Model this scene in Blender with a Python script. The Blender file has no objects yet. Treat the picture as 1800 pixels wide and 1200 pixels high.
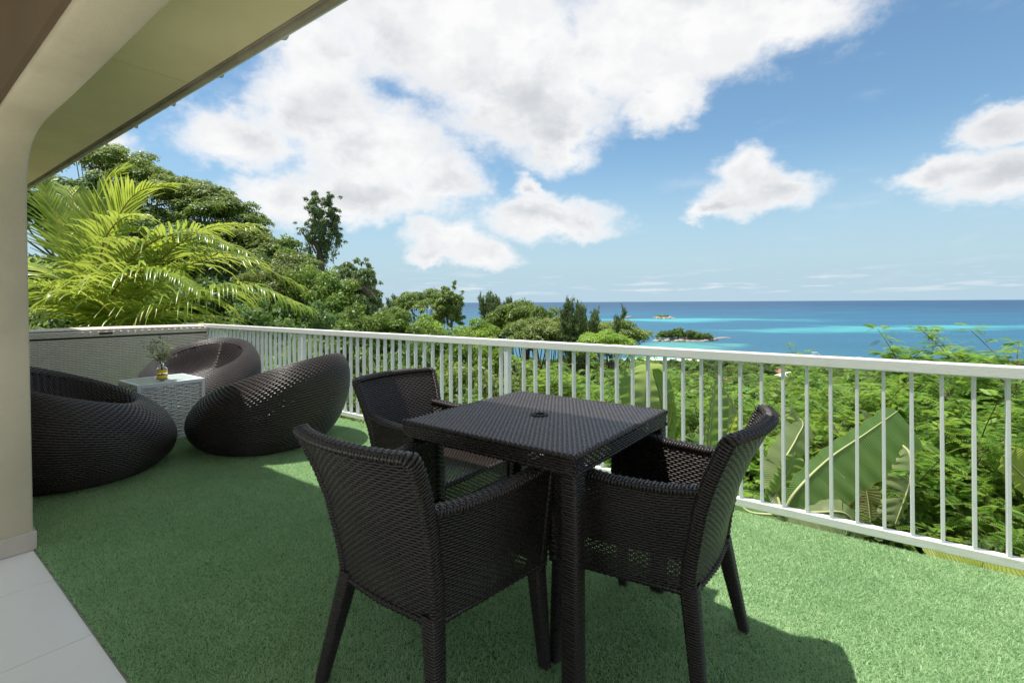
import bpy, bmesh, math, random
import numpy as np
from mathutils import Matrix, Vector, noise as mnoise
random.seed(7); rng = np.random.default_rng(7)
C = bpy.context.scene
col = C.collection
R = math.radians

# ------------------------------------------------------------------ camera
F, HY, ROLL, TH, H = 858.0, 531.1, 0.0052, R(36.84), 1.2     # focal length in px of an 1800 px wide frame, eye height 1.2 m
cam = bpy.data.cameras.new('camera'); camo = bpy.data.objects.new('camera', cam); col.objects.link(camo)
cr, sr = math.cos(ROLL), math.sin(ROLL)
camo.matrix_world = Matrix(((cr, sr, 0, 0), (0, 0, -1, 0), (-sr, cr, 0, H), (0, 0, 0, 1)))
cam.sensor_width = 36; cam.lens = F / 1800 * 36; cam.shift_y = -(600 - HY) / 1800
cam.clip_start = 0.05; cam.clip_end = 400000
C.camera = camo
C.view_settings.view_transform = 'Standard'; C.view_settings.look = 'None'
C.view_settings.exposure = 1.05; C.view_settings.gamma = 1
C.cycles.max_bounces = 8; C.cycles.transparent_max_bounces = 16
C.cycles.sample_clamp_indirect = 4.0
# ------------------------------------------------------------------ sun
UX = np.array([-math.cos(TH), math.sin(TH), 0.]); VX = np.array([math.sin(TH), math.cos(TH), 0.])
def uv(u, v, z=0.): return u * UX + v * VX + np.array([0, 0, z])
sd = Vector((0.24 * UX - 0.14 * VX + np.array([0, 0, 1.])))
sd.normalize()
SUN_EL = math.asin(sd.z); SUN_AZ = math.atan2(sd.x, sd.y)
sl = bpy.data.lights.new('sun', 'SUN'); sl.energy = 3.1; sl.angle = R(0.53); sl.color = (1, .965, .90)
so = bpy.data.objects.new('sun', sl); so.rotation_euler = sd.to_track_quat('Z', 'Y').to_euler(); so.location = (0, 0, 40); col.objects.link(so)

# ------------------------------------------------------------------ node helper
class NT:
    def __init__(s, tree): s.t = tree; s.n = tree.nodes; s.l = tree.links
    def add(s, typ, **kw):
        nd = s.n.new(typ)
        for k, v in kw.items():
            if k == 'inp':
                for kk, vv in v.items():
                    sk = nd.inputs[kk]
                    if hasattr(vv, 'is_linked') or isinstance(vv, bpy.types.NodeSocket): s.l.new(vv, sk)
                    else: sk.default_value = vv
            else: setattr(nd, k, v)
        return nd
    def m(s, op, a, b=None, c=None, clamp=False):
        nd = s.n.new('ShaderNodeMath'); nd.operation = op; nd.use_clamp = clamp
        for i, v in enumerate((a, b, c)):
            if v is None: continue
            if isinstance(v, bpy.types.NodeSocket): s.l.new(v, nd.inputs[i])
            else: nd.inputs[i].default_value = v
        return nd.outputs[0]
    def vm(s, op, a, b=None, c=None):
        nd = s.n.new('ShaderNodeVectorMath'); nd.operation = op
        for i, v in enumerate((a, b, c)):
            if v is None: continue
            if isinstance(v, bpy.types.NodeSocket): s.l.new(v, nd.inputs[i])
            else: nd.inputs[i].default_value = v
        return nd.outputs[1] if op in ('LENGTH', 'DOT_PRODUCT', 'DISTANCE') else nd.outputs[0]
    def sstep(s, v, a, b, lo=0., hi=1.):
        nd = s.n.new('ShaderNodeMapRange'); nd.interpolation_type = 'SMOOTHSTEP'
        s.l.new(v, nd.inputs[0]); nd.inputs[1].default_value = a; nd.inputs[2].default_value = b
        nd.inputs[3].default_value = lo; nd.inputs[4].default_value = hi
        return nd.outputs[0]
    def noise(s, vec, scale, detail=4, rough=.55, out=0, dist=0.):
        nd = s.add('ShaderNodeTexNoise', inp={'Scale': scale, 'Detail': detail, 'Roughness': rough, 'Distortion': dist})
        if vec is not None: s.l.new(vec, nd.inputs['Vector'])
        return nd.outputs[out]
    def mix(s, f, a, b):
        nd = s.n.new('ShaderNodeMix'); nd.data_type = 'RGBA'
        for i, v in ((0, f), (6, a), (7, b)):
            if isinstance(v, bpy.types.NodeSocket): s.l.new(v, nd.inputs[i])
            else: nd.inputs[i].default_value = v if i == 0 else (*v[:3], 1)
        return nd.outputs[2]
    def ramp(s, f, stops):
        nd = s.n.new('ShaderNodeValToRGB'); s.l.new(f, nd.inputs[0]); e = nd.color_ramp.elements
        while len(e) < len(stops): e.new(0.5)
        for i, (p, c) in enumerate(stops): e[i].position = p; e[i].color = (*c, 1)
        return nd.outputs[0]

# ------------------------------------------------------------------ world: daylight sky with cumulus clouds
w = bpy.data.worlds.new('World'); C.world = w; w.use_nodes = True
g = NT(w.node_tree); g.n.clear()
sky = g.add('ShaderNodeTexSky', sky_type='NISHITA', sun_disc=False, sun_elevation=SUN_EL, sun_rotation=SUN_AZ,
            air_density=1.0, dust_density=0.35, ozone_density=1.3)
tc = g.add('ShaderNodeTexCoord').outputs['Generated']
d = g.vm('NORMALIZE', tc)
sep = g.add('ShaderNodeSeparateXYZ', inp={0: d})
dx, dy, dz = sep.outputs
az = g.m('ARCTAN2', dx, dy); el = g.m('ARCSINE', dz)
def ae(px, py):
    a = math.atan((px - 900) / F); return a, math.atan((HY - py) / F * math.cos(a))
tint = g.vm('MULTIPLY', sky.outputs[0], (.87, 1.07, 1.07))
hzn = g.mix(g.sstep(el, .32, .0, .025, 1.), tint, (3.5, 4.7, 5.5))
bg1 = g.add('ShaderNodeBackground', inp={'Color': hzn, 'Strength': 0.068})
p0 = g.add('ShaderNodeCombineXYZ', inp={0: az, 1: el}).outputs[0]
wn = g.noise(g.vm('MULTIPLY', d, (1, 1, 1.5)), 5.0, 5, .62, out=1)
warp = g.vm('MULTIPLY', g.vm('SUBTRACT', wn, (.5, .5, .5)), (.15, .11, 0))
p1 = g.vm('ADD', p0, warp)
wn2 = g.noise(g.vm('MULTIPLY', d, (1, 1, 1.3)), 19.0, 4, .6, out=1)
p1 = g.vm('ADD', p1, g.vm('MULTIPLY', g.vm('SUBTRACT', wn2, (.5, .5, .5)), (.05, .04, 0)))
blobs = [(425,240,125,60),(560,190,120,120),(650,270,150,110),(775,320,80,50),(640,350,190,45),(490,350,110,45),(560,90,100,70),
         (800,60,320,125),(930,165,175,125),(990,240,75,70),(1160,80,290,100),(1370,35,150,80),(1210,0,280,85),(1175,170,75,55),
         (1312,310,62,50),(1335,350,120,42),(1250,372,50,16),
         (955,385,125,36),(932,340,30,30),(1010,392,70,26),
         (790,425,75,40),(850,445,75,28),(750,450,50,18),
         (1790,215,100,42),(1700,300,135,34),(1800,315,140,55),(200,265,60,40)]
Fd = None
def blob(px, py, rx, ry):
    a, e = ae(px, py); a1, _ = ae(px + rx, py); a0, _ = ae(px - rx, py); _, e1 = ae(px, py - ry); _, e0 = ae(px, py + ry)
    ra = (a1 - a0) / 2 * 1.12; re = (e1 - e0) / 2 * 1.12
    q = g.vm('MULTIPLY_ADD', p1, (1 / ra, 1 / re, 0), (-a / ra, -e / re, 0))
    return g.m('SUBTRACT', 1.0, g.vm('LENGTH', q))
for b in blobs:
    s_ = blob(*b)
    if Fd is None: Fd = s_
    else:
        nd = g.n.new('ShaderNodeMath'); nd.operation = 'SMOOTH_MAX'; g.l.new(Fd, nd.inputs[0]); g.l.new(s_, nd.inputs[1]); nd.inputs[2].default_value = .18
        Fd = nd.outputs[0]
# beyond the frame the same sort of broken cumulus goes on
gen = g.noise(g.vm('MULTIPLY', d, (1, 1, 2.2)), 1.9, 5, .55)
gen = g.m('MULTIPLY', g.m('SUBTRACT', gen, .47), 5.0)
outm = g.m('MAXIMUM', g.sstep(g.m('ABSOLUTE', az), .86, 1.05), g.sstep(el, .62, .78))
gen = g.m('SUBTRACT', gen, g.m('MULTIPLY', g.m('SUBTRACT', 1.0, outm), 8.0))
Fd = g.m('MAXIMUM', Fd, gen)
fb = g.noise(g.vm('MULTIPLY', d, (1, 1, 1.4)), 11.0, 7, .62)
fine = g.noise(g.vm('MULTIPLY', d, (1, 1, 1.4)), 34.0, 5, .6)
dens = g.m('ADD', Fd, g.m('MULTIPLY', g.m('SUBTRACT', fb, .5), .95))
dens = g.m('ADD', dens, g.m('MULTIPLY', g.m('SUBTRACT', fine, .5), .22))
alpha = g.sstep(dens, -.14, .50)
# faint wisps and the low cloud line near the horizon
wisp = g.noise(g.vm('MULTIPLY', d, (2, 2, 7)), 3.0, 6, .6)
wm = g.sstep(wisp, .54, .85, 0, .22)
low = g.noise(g.vm('MULTIPLY', d, (3, 3, 34)), 3.2, 6, .6)
lowm = g.m('MULTIPLY', g.sstep(low, .50, .68, 0, .45), g.m('MULTIPLY', g.sstep(el, .008, .022), g.sstep(el, .075, .03)))
alpha = g.m('MAXIMUM', alpha, g.m('MAXIMUM', wm, lowm))
belly = g.noise(g.vm('MULTIPLY', g.vm('ADD', d, (.1, 0, .0)), (1, 1, 1.6)), 4.3, 5, .55)
sh = g.m('MULTIPLY', g.sstep(belly, .37, .62), g.sstep(dens, .22, 1.0))
det = g.m('MULTIPLY', g.sstep(fb, .38, .62), g.sstep(dens, .1, .5))
ccol = g.mix(sh, (1., 1., 1.), (.62, .655, .70))
ccol = g.mix(g.m('MULTIPLY', det, .26), ccol, (.66, .69, .73))
bg2 = g.add('ShaderNodeBackground', inp={'Color': ccol, 'Strength': 0.475})
mx = g.add('ShaderNodeMixShader', inp={0: alpha, 1: bg1.outputs[0], 2: bg2.outputs[0]})
wo = g.add('ShaderNodeOutputWorld', inp={0: mx.outputs[0]})
w.cycles.sampling_method = 'MANUAL'; w.cycles.sample_map_resolution = 1024

# ------------------------------------------------------------------ materials
def mat(name, base=(.5, .5, .5), rough=.6, spec=.4, fn=None):
    m = bpy.data.materials.new(name); m.use_nodes = True
    t = NT(m.node_tree); b = t.n['Principled BSDF']
    b.inputs['Base Color'].default_value = (*base, 1); b.inputs['Roughness'].default_value = rough
    b.inputs['Specular IOR Level'].default_value = spec
    if fn: fn(t, b)
    return m
def obj_pos(t): return t.add('ShaderNodeTexCoord').outputs['Object']
def geo_pos(t): return t.add('ShaderNodeNewGeometry').outputs['Position']
def bump(t, b, h, strength=.3, dist=.01):
    bp = t.add('ShaderNodeBump', inp={'Height': h, 'Strength': strength, 'Distance': dist}); t.l.new(bp.outputs[0], b.inputs['Normal'])
def varied(c1, c2, scale, bs=0., bd=.01, detail=5, bscale=None):
    def fn(t, b):
        p = obj_pos(t); n = t.noise(p, scale, detail, .6)
        t.l.new(t.mix(t.sstep(n, .35, .65), c1, c2), b.inputs['Base Color'])
        if bs: bump(t, b, t.noise(p, bscale or scale * 6, 5, .6), bs, bd)
    return fn
def rattan_fn(c1, c2, r0=.3, r1=.5):
    def fn(t, b):
        p = obj_pos(t); n = t.noise(p, 9, 3, .6); n2 = t.noise(p, 140, 2, .5)
        t.l.new(t.mix(t.m('ADD', t.m('MULTIPLY', n, .4), t.m('MULTIPLY', n2, .6)), c1, c2), b.inputs['Base Color'])
        t.l.new(t.sstep(n2, .3, .7, r0, r1), b.inputs['Roughness'])
        bump(t, b, t.noise(t.vm('MULTIPLY', p, (1, 1, 6)), 300, 2, .5), .12, .0006)
    return fn
M = {}
M['rattan'] = mat('dark_rattan', (.02, .016, .015), .4, .5, rattan_fn((.007, .0058, .0055), (.050, .037, .032), .26, .42))
M['rattan_brown'] = mat('brown_rattan', (.03, .02, .018), .4, .5, rattan_fn((.010, .008, .0075), (.056, .041, .036), .30, .46))
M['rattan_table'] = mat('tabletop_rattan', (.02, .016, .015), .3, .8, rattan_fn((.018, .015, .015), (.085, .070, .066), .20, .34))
M['core'] = mat('rattan_core', (.008, .007, .007), .7, .2)
M['bench'] = mat('grey_resin_rattan', (.3, .28, .25), .5, .35, rattan_fn((.50, .44, .36), (1., .93, .83), .4, .6))
M['bench_dark2'] = mat('bench_inner', (.20, .185, .16), .7)
M['bench_dark'] = mat('bench_seam', (.05, .03, .022), .6)
def paint_fn(t, b):
    p = obj_pos(t); n = t.noise(p, 7, 6, .65); g2 = t.noise(t.vm('MULTIPLY', p, (1, 6, 6)), 22, 4, .6)
    c = t.mix(t.sstep(n, .58, .72, 0, .35), (.86, .86, .84), (.66, .67, .62))
    c = t.mix(t.sstep(g2, .6, .75, 0, .22), c, (.56, .56, .51)); c = t.mix(t.sstep(t.noise(p, 31, 5, .7), .70, .76, 0, .7), c, (.34, .22, .12))
    t.l.new(c, b.inputs['Base Color']); bump(t, b, g2, .35, .002)
M['rail'] = mat('white_rail_paint', (.8, .8, .8), .38, .4, paint_fn)
def baluster_fn(t, b):
    p = obj_pos(t); oi = t.add('ShaderNodeObjectInfo'); q = t.vm('ADD', p, oi.outputs['Location'])
    n = t.noise(q, 9, 6, .65)
    c = t.mix(t.sstep(n, .55, .75, 0, .5), (.84, .85, .87), (.66, .68, .70))
    t.l.new(c, b.inputs['Base Color']); bump(t, b, t.noise(q, 60, 4, .6), .25, .001)
M['baluster'] = mat('white_baluster_paint', (.75, .78, .77), .42, .4, baluster_fn)
def plaster(c1, c2):
    def fn(t, b):
        p = geo_pos(t); n = t.noise(p, 1.6, 7, .62); n2 = t.noise(p, 11, 6, .6)
        c = t.mix(t.sstep(n, .35, .7), c1, c2); c = t.mix(t.sstep(n2, .55, .75, 0, .18), c, tuple(x * .7 for x in c2))
        t.l.new(c, b.inputs['Base Color'])
        h = t.m('ADD', t.m('MULTIPLY', t.noise(p, 45, 5, .65), .7), t.m('MULTIPLY', t.noise(p, 5, 3, .5), 1.2)); bump(t, b, h, .4, .006)
    return fn
M['plaster'] = mat('cream_plaster', (.5, .47, .4), .75, .25, plaster((.57, .505, .365), (.48, .42, .30)))
M['skirting'] = mat('skirting_tile', (.5, .45, .38), .4, .4, plaster((.60, .54, .46), (.50, .44, .37)))
M['soffit'] = mat('soffit_board', (.5, .47, .38), .7, .25, varied((.93, .79, .50), (.86, .72, .45), 1.3, .15, .004, 6, 30))
M['fascia'] = mat('fascia_board', (.4, .36, .29), .6, .3, varied((.44, .39, .31), (.33, .29, .225), 3, .2, .003, 6, 30))
M['room'] = mat('room_shade_brown', (.3, .23, .16), .8, .2, varied((.15, .108, .065), (.125, .09, .055), 1.5, .1, .004))  # dark brown carries the shade of the unlit interior
M['roof'] = mat('white_roof_sheet', (.75, .77, .77), .35, .45, varied((.78, .80, .80), (.62, .65, .64), 2, .0))
def tile_fn(t, b):
    p = geo_pos(t); n = t.noise(p, 2.2, 7, .65); n2 = t.noise(p, 28, 5, .7)
    c = t.mix(n, (.84, .82, .76), (.77, .755, .70)); c = t.mix(t.sstep(n2, .58, .8, 0, .12), c, (.5, .47, .42))
    t.l.new(c, b.inputs['Base Color']); t.l.new(t.sstep(n, .3, .7, .28, .42), b.inputs['Roughness']); bump(t, b, n2, .06, .001)
M['tile'] = mat('floor_tile', (.7, .68, .64), .35, .45, tile_fn)
M['grout'] = mat('grout', (.42, .38, .32), .8)
M['slab'] = mat('terrace_concrete', (.35, .34, .32), .8, .3, varied((.36, .35, .32), (.22, .22, .19), 4, .3))
def turf_fn(t, b):
    p = geo_pos(t); n = t.noise(p, 1.7, 5, .65); n2 = t.noise(p, 38, 3, .6); n3 = t.noise(p, 420, 2, .5)
    f = t.m('ADD', t.m('ADD', t.m('MULTIPLY', n, .38), t.m('MULTIPLY', n2, .27)), t.m('MULTIPLY', n3, .35))
    c = t.ramp(f, [(.24, (.20, .38, .15)), (.5, (.42, .61, .31)), (.76, (.64, .80, .47))])
    t.l.new(c, b.inputs['Base Color'])
    tr = t.add('ShaderNodeBsdfTranslucent', inp={'Color': c}); out = t.n['Material Output']
    t.l.new(t.add('ShaderNodeMixShader', inp={0: .38, 1: b.outputs[0], 2: tr.outputs[0]}).outputs[0], out.inputs[0])
M['turf'] = mat('turf_fibre', (.08, .22, .08), .42, .45, turf_fn)
M['turf_base'] = mat('turf_backing', (.03, .09, .035), .8, .2, varied((.09, .22, .08), (.06, .16, .06), 30))
M['white_frame'] = mat('white_metal', (.74, .77, .78), .35, .5)
M['frost'] = mat('frosted_glass', (.60, .72, .70), .12, .6)
M['white_weave'] = mat('white_resin_band', (.70, .68, .62), .45, .4, rattan_fn((.72, .71, .68), (.90, .89, .86), .35, .55))
M['black'] = mat('black_plastic', (.012, .012, .012), .4)
def glass_fn(t, b): b.inputs['Transmission Weight'].default_value = 1.0; b.inputs['IOR'].default_value = 1.45
M['glass'] = mat('clear_glass', (.97, .99, .98), .02, .5, glass_fn)
M['amber'] = mat('amber_band', (1., .58, .015), .25, .5, lambda t, b: b.inputs['Transmission Weight'].__setattr__('default_value', .12))
def leaf_mat(name, dark, mid, light, trans=.35, nscale=.6, rough=.45, spec=.4, hue=.03, fine=9.0):
    m = bpy.data.materials.new(name); m.use_nodes = True; t = NT(m.node_tree); b = t.n['Principled BSDF']; out = t.n['Material Output']
    p = geo_pos(t); oi = t.add('ShaderNodeObjectInfo')
    n = t.noise(p, nscale, 3, .6); n2 = t.noise(p, fine, 2, .5)
    f = t.m('ADD', t.m('MULTIPLY', n, .5), t.m('MULTIPLY', n2, .5))
    f = t.m('ADD', f, t.m('MULTIPLY', t.m('SUBTRACT', oi.outputs['Random'], .5), .12))
    c = t.ramp(f, [(.34, dark), (.5, mid), (.66, light)])
    hs = t.add('ShaderNodeHueSaturation', inp={'Color': c, 'Hue': t.m('ADD', .5, t.m('MULTIPLY', t.m('SUBTRACT', oi.outputs['Random'], .5), hue))})
    t.l.new(hs.outputs[0], b.inputs['Base Color']); b.inputs['Roughness'].default_value = rough; b.inputs['Specular IOR Level'].default_value = spec
    tr = t.add('ShaderNodeBsdfTranslucent', inp={'Color': t.mix(.5, hs.outputs[0], tuple(min(1, x * 1.9) for x in light))})
    mixs = t.add('ShaderNodeMixShader', inp={0: trans, 1: b.outputs[0], 2: tr.outputs[0]})
    t.l.new(mixs.outputs[0], out.inputs[0]); return m
M['leafA'] = leaf_mat('leaf_mid_green', (.045, .095, .016), (.12, .20, .03), (.27, .36, .06))
M['leafB'] = leaf_mat('leaf_dark_green', (.032, .075, .020), (.085, .155, .035), (.20, .28, .06))
M['leafC'] = leaf_mat('leaf_bright_green', (.10, .20, .022), (.21, .35, .04), (.38, .50, .08))
M['leafO'] = leaf_mat('leaf_olive', (.055, .09, .02), (.14, .20, .042), (.32, .38, .09))
M['needle'] = leaf_mat('casuarina_needle', (.055, .10, .040), (.125, .19, .070), (.25, .32, .12), .3)
M['pinnate'] = leaf_mat('leucaena_leaflet', (.055, .14, .025), (.14, .28, .04), (.33, .46, .065), .42, .9, .5, .35, .06, 5.0)
M['palm'] = leaf_mat('palm_leaflet', (.06, .13, .016), (.19, .30, .030), (.45, .50, .08), .42, .8, .28, .6, .02, 4.0)
M['palm_rib'] = mat('palm_rib', (.30, .24, .05), .5)
def banana_mat(name, dark, light, trans=.55):
    m = bpy.data.materials.new(name); m.use_nodes = True; t = NT(m.node_tree); b = t.n['Principled BSDF']; out = t.n['Material Output']
    uvn = t.add('ShaderNodeUVMap').outputs[0]; sp = t.add('ShaderNodeSeparateXYZ', inp={0: uvn})
    st = t.m('SINE', t.m('MULTIPLY', t.m('ADD', sp.outputs[0], t.m('MULTIPLY', sp.outputs[1], .07)), 300.0))
    n = t.noise(geo_pos(t), 5, 4, .6); lw = t.noise(t.vm('MULTIPLY', uvn, (60, 1.5, 1)), 1.0, 3, .6)
    c = t.mix(t.m('ADD', t.m('MULTIPLY', n, .55), t.m('MULTIPLY', lw, .45)), dark, light)
    c = t.mix(t.sstep(st, .2, 1, 0, .35), c, tuple(min(1, x * 1.5) for x in light))
    c = t.mix(t.sstep(sp.outputs[1], .93, 1.0, 0, .6), c, (.45, .40, .08))
    t.l.new(c, b.inputs['Base Color']); b.inputs['Roughness'].default_value = .36; b.inputs['Specular IOR Level'].default_value = .5
    bump(t, b, t.m('ADD', st, t.m('MULTIPLY', lw, 2.)), .45, .003)
    tr = t.add('ShaderNodeBsdfTranslucent', inp={'Color': t.mix(.5, c, (.42, .56, .10))})
    t.l.new(t.add('ShaderNodeMixShader', inp={0: trans, 1: b.outputs[0], 2: tr.outputs[0]}).outputs[0], out.inputs[0]); return m
M['banana'] = banana_mat('banana_leaf_green', (.05, .15, .035), (.25, .41, .13))
M['banana_pale'] = banana_mat('banana_leaf_pale', (.20, .27, .11), (.36, .43, .20))
M['banana_yellow'] = banana_mat('banana_leaf_yellow', (.24, .33, .04), (.42, .48, .07))
M['banana_dry'] = banana_mat('banana_leaf_dry', (.30, .27, .12), (.46, .42, .22))
M['midrib'] = mat('banana_midrib', (.42, .45, .20), .45)
M['bark'] = mat('bark', (.16, .12, .085), .85, .2, varied((.20, .155, .11), (.09, .07, .05), 5, .5, .03))
M['terrain'] = mat('hill_soil', (.05, .06, .025), .9, .1, lambda t, b: t.l.new(t.ramp(t.noise(geo_pos(t), .12, 8, .7), [(.35, (.018, .035, .010)), (.55, (.045, .07, .018)), (.75, (.11, .10, .05))]), b.inputs['Base Color']))
M['granite'] = mat('granite', (.35, .29, .24), .8, .25, varied((.46, .38, .31), (.26, .20, .16), .15, .5, .3))
M['sand'] = mat('beach_sand', (.72, .67, .56), .9, .2)
M['house_white'] = mat('far_white_wall', (.75, .72, .66), .8)
M['roof_red'] = mat('far_red_roof', (.36, .16, .10), .8)
M['boat'] = mat('boat_white', (.8, .8, .78), .4)

def sea_fn(t, b):
    p = geo_pos(t); X = t.vm('MULTIPLY', p, (1, 1, 0))
    wn_ = t.vm('MULTIPLY', t.vm('SUBTRACT', t.noise(X, .0022, 5, .6, out=1), (.5, .5, .5)), (900, 620, 0))
    Xw = t.vm('ADD', X, wn_)
    def bl(cx, cy, rx, ry):
        q = t.vm('MULTIPLY_ADD', Xw, (1 / rx, 1 / ry, 0), (-cx / rx, -cy / ry, 0)); return t.m('SUBTRACT', 1.0, t.vm('LENGTH', q))
    f = None
    for q in ((950, 1240, 420, 110), (1500, 1330, 560, 90), (620, 1900, 420, 180), (2000, 1300, 500, 70), (330, 1990, 260, 120)):
        s_ = bl(*q); f = s_ if f is None else t.m('MAXIMUM', f, s_)
    nb = t.noise(t.vm('MULTIPLY', X, (.0018, .006, 1)), 1.0, 5, .6)
    f = t.m('ADD', f, t.m('MULTIPLY', t.m('SUBTRACT', nb, .5), 1.3))
    reef = t.m('MULTIPLY', t.sstep(f, -.35, .75), t.sstep(t.noise(t.vm('MULTIPLY', X, (.004, .016, 1)), 1.0, 5, .6), .3, .6, .45, 1.))
    sp = t.add('ShaderNodeSeparateXYZ', inp={0: p}); dist = t.vm('LENGTH', X)
    deep = t.ramp(t.m('DIVIDE', dist, 9000., clamp=True), [(.0, (.06, .22, .27)), (.10, (.024, .115, .19)), (.20, (.022, .115, .20)), (.55, (.018, .075, .155)), (1., (.016, .055, .125))])
    nd2 = t.noise(t.vm('MULTIPLY', X, (.0012, .005, 1)), 1.0, 6, .65)
    deep = t.mix(t.sstep(nd2, .45, .65, 0, .55), deep, (.030, .155, .23))
    c = t.mix(reef, deep, (.075, .36, .37))
    sh = t.m('ADD', bl(230, 820, 120, 90), t.m('MULTIPLY', t.m('SUBTRACT', nb, .5), .8))
    c = t.mix(t.sstep(sh, 0, .7, 0, .75), c, (.10, .34, .30))
    shore = t.m('ADD', bl(215, 610, 90, 55), t.m('MULTIPLY', t.m('SUBTRACT', nb, .5), .5))
    c = t.mix(t.sstep(shore, 0, .6), c, (.30, .62, .58))
    fo = t.noise(t.vm('MULTIPLY', X, (.02, .10, 1)), 1.0, 5, .7)
    c = t.mix(t.sstep(fo, .66, .80, 0, .3), c, (.4, .6, .66))
    t.l.new(c, b.inputs['Base Color'])
    b.inputs['Roughness'].default_value = .55; b.inputs['Specular IOR Level'].default_value = .35
    wv = t.noise(t.vm('MULTIPLY', X, (.05, .16, 1)), 1.0, 6, .65); bump(t, b, wv, .9, 4.0)
M['sea'] = mat('sea_water', (.03, .2, .3), .5, .4, sea_fn)

# ------------------------------------------------------------------ mesh / object helpers
def mesh_np(name, V, Fq, smooth=False, uvs=None):
    """V (n,3); Fq (m,4) quads or (m,3) triangles."""
    V = np.asarray(V, dtype=np.float32); Fq = np.asarray(Fq, dtype=np.int32)
    me = bpy.data.meshes.new(name); k = Fq.shape[1]
    me.vertices.add(len(V)); me.vertices.foreach_set('co', V.ravel())
    me.loops.add(Fq.size); me.loops.foreach_set('vertex_index', Fq.ravel())
    me.polygons.add(len(Fq)); me.polygons.foreach_set('loop_start', np.arange(0, Fq.size, k, dtype=np.int32))
    me.polygons.foreach_set('loop_total', np.full(len(Fq), k, dtype=np.int32))
    if smooth: me.polygons.foreach_set('use_smooth', np.ones(len(Fq), dtype=bool))
    if uvs is not None:
        l = me.uv_layers.new(name='UVMap'); l.data.foreach_set('uv', np.asarray(uvs, dtype=np.float32)[Fq.ravel()].ravel())
    me.update(calc_edges=True); return me
def ob(name, me, m=None, parent=None, loc=None, rotz=None):
    if m is not None and not me.materials: me.materials.append(m)
    o = bpy.data.objects.new(name, me); col.objects.link(o)
    if parent is not None: o.parent = parent
    if loc is not None: o.location = loc
    if rotz is not None: o.rotation_euler = (0, 0, rotz)
    return o
def tag(o, label=None, cat=None, group=None, kind=None):
    for k, v in (('label', label), ('category', cat), ('group', group), ('kind', kind)):
        if v: o[k] = v
    return o
def thing(name, label, cat, loc=(0, 0, 0), rotz=0, group=None, parent=None):
    o = bpy.data.objects.new(name, None); col.objects.link(o); o.location = loc; o.rotation_euler = (0, 0, rotz)
    o.empty_display_size = .1
    if parent is not None: o.parent = parent
    return tag(o, label, cat, group)
def dup(root, loc, rotz, label, group=None):
    r = root.copy(); col.objects.link(r); r.location = loc; r.rotation_euler = (0, 0, rotz); r['label'] = label
    if group: r['group'] = group
    for ch in root.children:
        c = ch.copy(); col.objects.link(c); c.parent = r
        for gch in ch.children:
            dd = gch.copy(); col.objects.link(dd); dd.parent = c
    return r
def bm_me(name, bm, smooth=False):
    me = bpy.data.meshes.new(name); bm.to_mesh(me); bm.free()
    if smooth:
        me.polygons.foreach_set('use_smooth', np.ones(len(me.polygons), dtype=bool))
    return me
def box_bm(lo, hi, bev=0., seg=2, bm=None):
    b = bmesh.new(); r = bmesh.ops.create_cube(b, size=1)
    lo, hi = Vector(lo), Vector(hi); c = (lo + hi) / 2; s = hi - lo
    for v in b.verts: v.co = Vector((v.co.x * s.x, v.co.y * s.y, v.co.z * s.z)) + c
    if bev: bmesh.ops.bevel(b, geom=b.edges[:], offset=bev, segments=seg, affect='EDGES', profile=.5)
    if bm is None: return b
    me = bpy.data.meshes.new('t'); b.to_mesh(me); b.free(); bm.from_mesh(me); bpy.data.meshes.remove(me); return bm
def box(name, lo, hi, m, parent=None, bev=0., loc=None, rotz=None):
    return ob(name, bm_me(name, box_bm(lo, hi, bev)), m, parent, loc, rotz)
def catmull(P, n):
    P = np.asarray(P, float); Q = np.vstack([2 * P[0] - P[1], P, 2 * P[-1] - P[-2]]); m = len(P) - 1
    t = np.linspace(0, m, n); i = np.minimum(t.astype(int), m - 1); f = (t - i)[:, None]
    a, b, c, e = Q[i], Q[i + 1], Q[i + 2], Q[i + 3]
    return .5 * ((2 * b) + (c - a) * f + (2 * a - 5 * b + 4 * c - e) * f ** 2 + (3 * b - a - 3 * c + e) * f ** 3)
def resample(P, step=None, n=None):
    P = np.asarray(P, float); d = np.r_[0, np.cumsum(np.linalg.norm(np.diff(P, axis=0), axis=1))]
    if n is None: n = max(2, int(round(d[-1] / step)) + 1)
    s = np.linspace(0, d[-1], n); return np.stack([np.interp(s, d, P[:, k]) for k in range(P.shape[1])], 1)
def tube(path, rad, k=6, close_ends=True):
    """plain tapered tube -> (V,F)"""
    P = np.asarray(path, float); n = len(P); rad = np.broadcast_to(np.asarray(rad, float), (n,))
    T = np.gradient(P, axis=0); T /= np.linalg.norm(T, axis=1)[:, None] + 1e-9
    ref = np.array([0, 0, 1.]) if abs(T[:, 2]).mean() < .9 else np.array([1., 0, 0])
    A = np.cross(T, ref); A /= np.linalg.norm(A, axis=1)[:, None] + 1e-9; B = np.cross(T, A)
    a = np.linspace(0, 2 * np.pi, k, endpoint=False)
    V = P[:, None] + rad[:, None, None] * (np.cos(a)[None, :, None] * A[:, None] + np.sin(a)[None, :, None] * B[:, None])
    i, j = np.meshgrid(np.arange(n - 1), np.arange(k), indexing='ij'); j2 = (j + 1) % k
    Fq = np.stack([i * k + j, i * k + j2, (i + 1) * k + j2, (i + 1) * k + j], -1).reshape(-1, 4)
    return V.reshape(-1, 3), Fq
def merge(parts):
    Vs, Fs, o = [], [], 0
    for V, Fq in parts:
        Vs.append(V); Fs.append(np.asarray(Fq) + o); o += len(V)
    return np.vstack(Vs), np.vstack(Fs)

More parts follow.
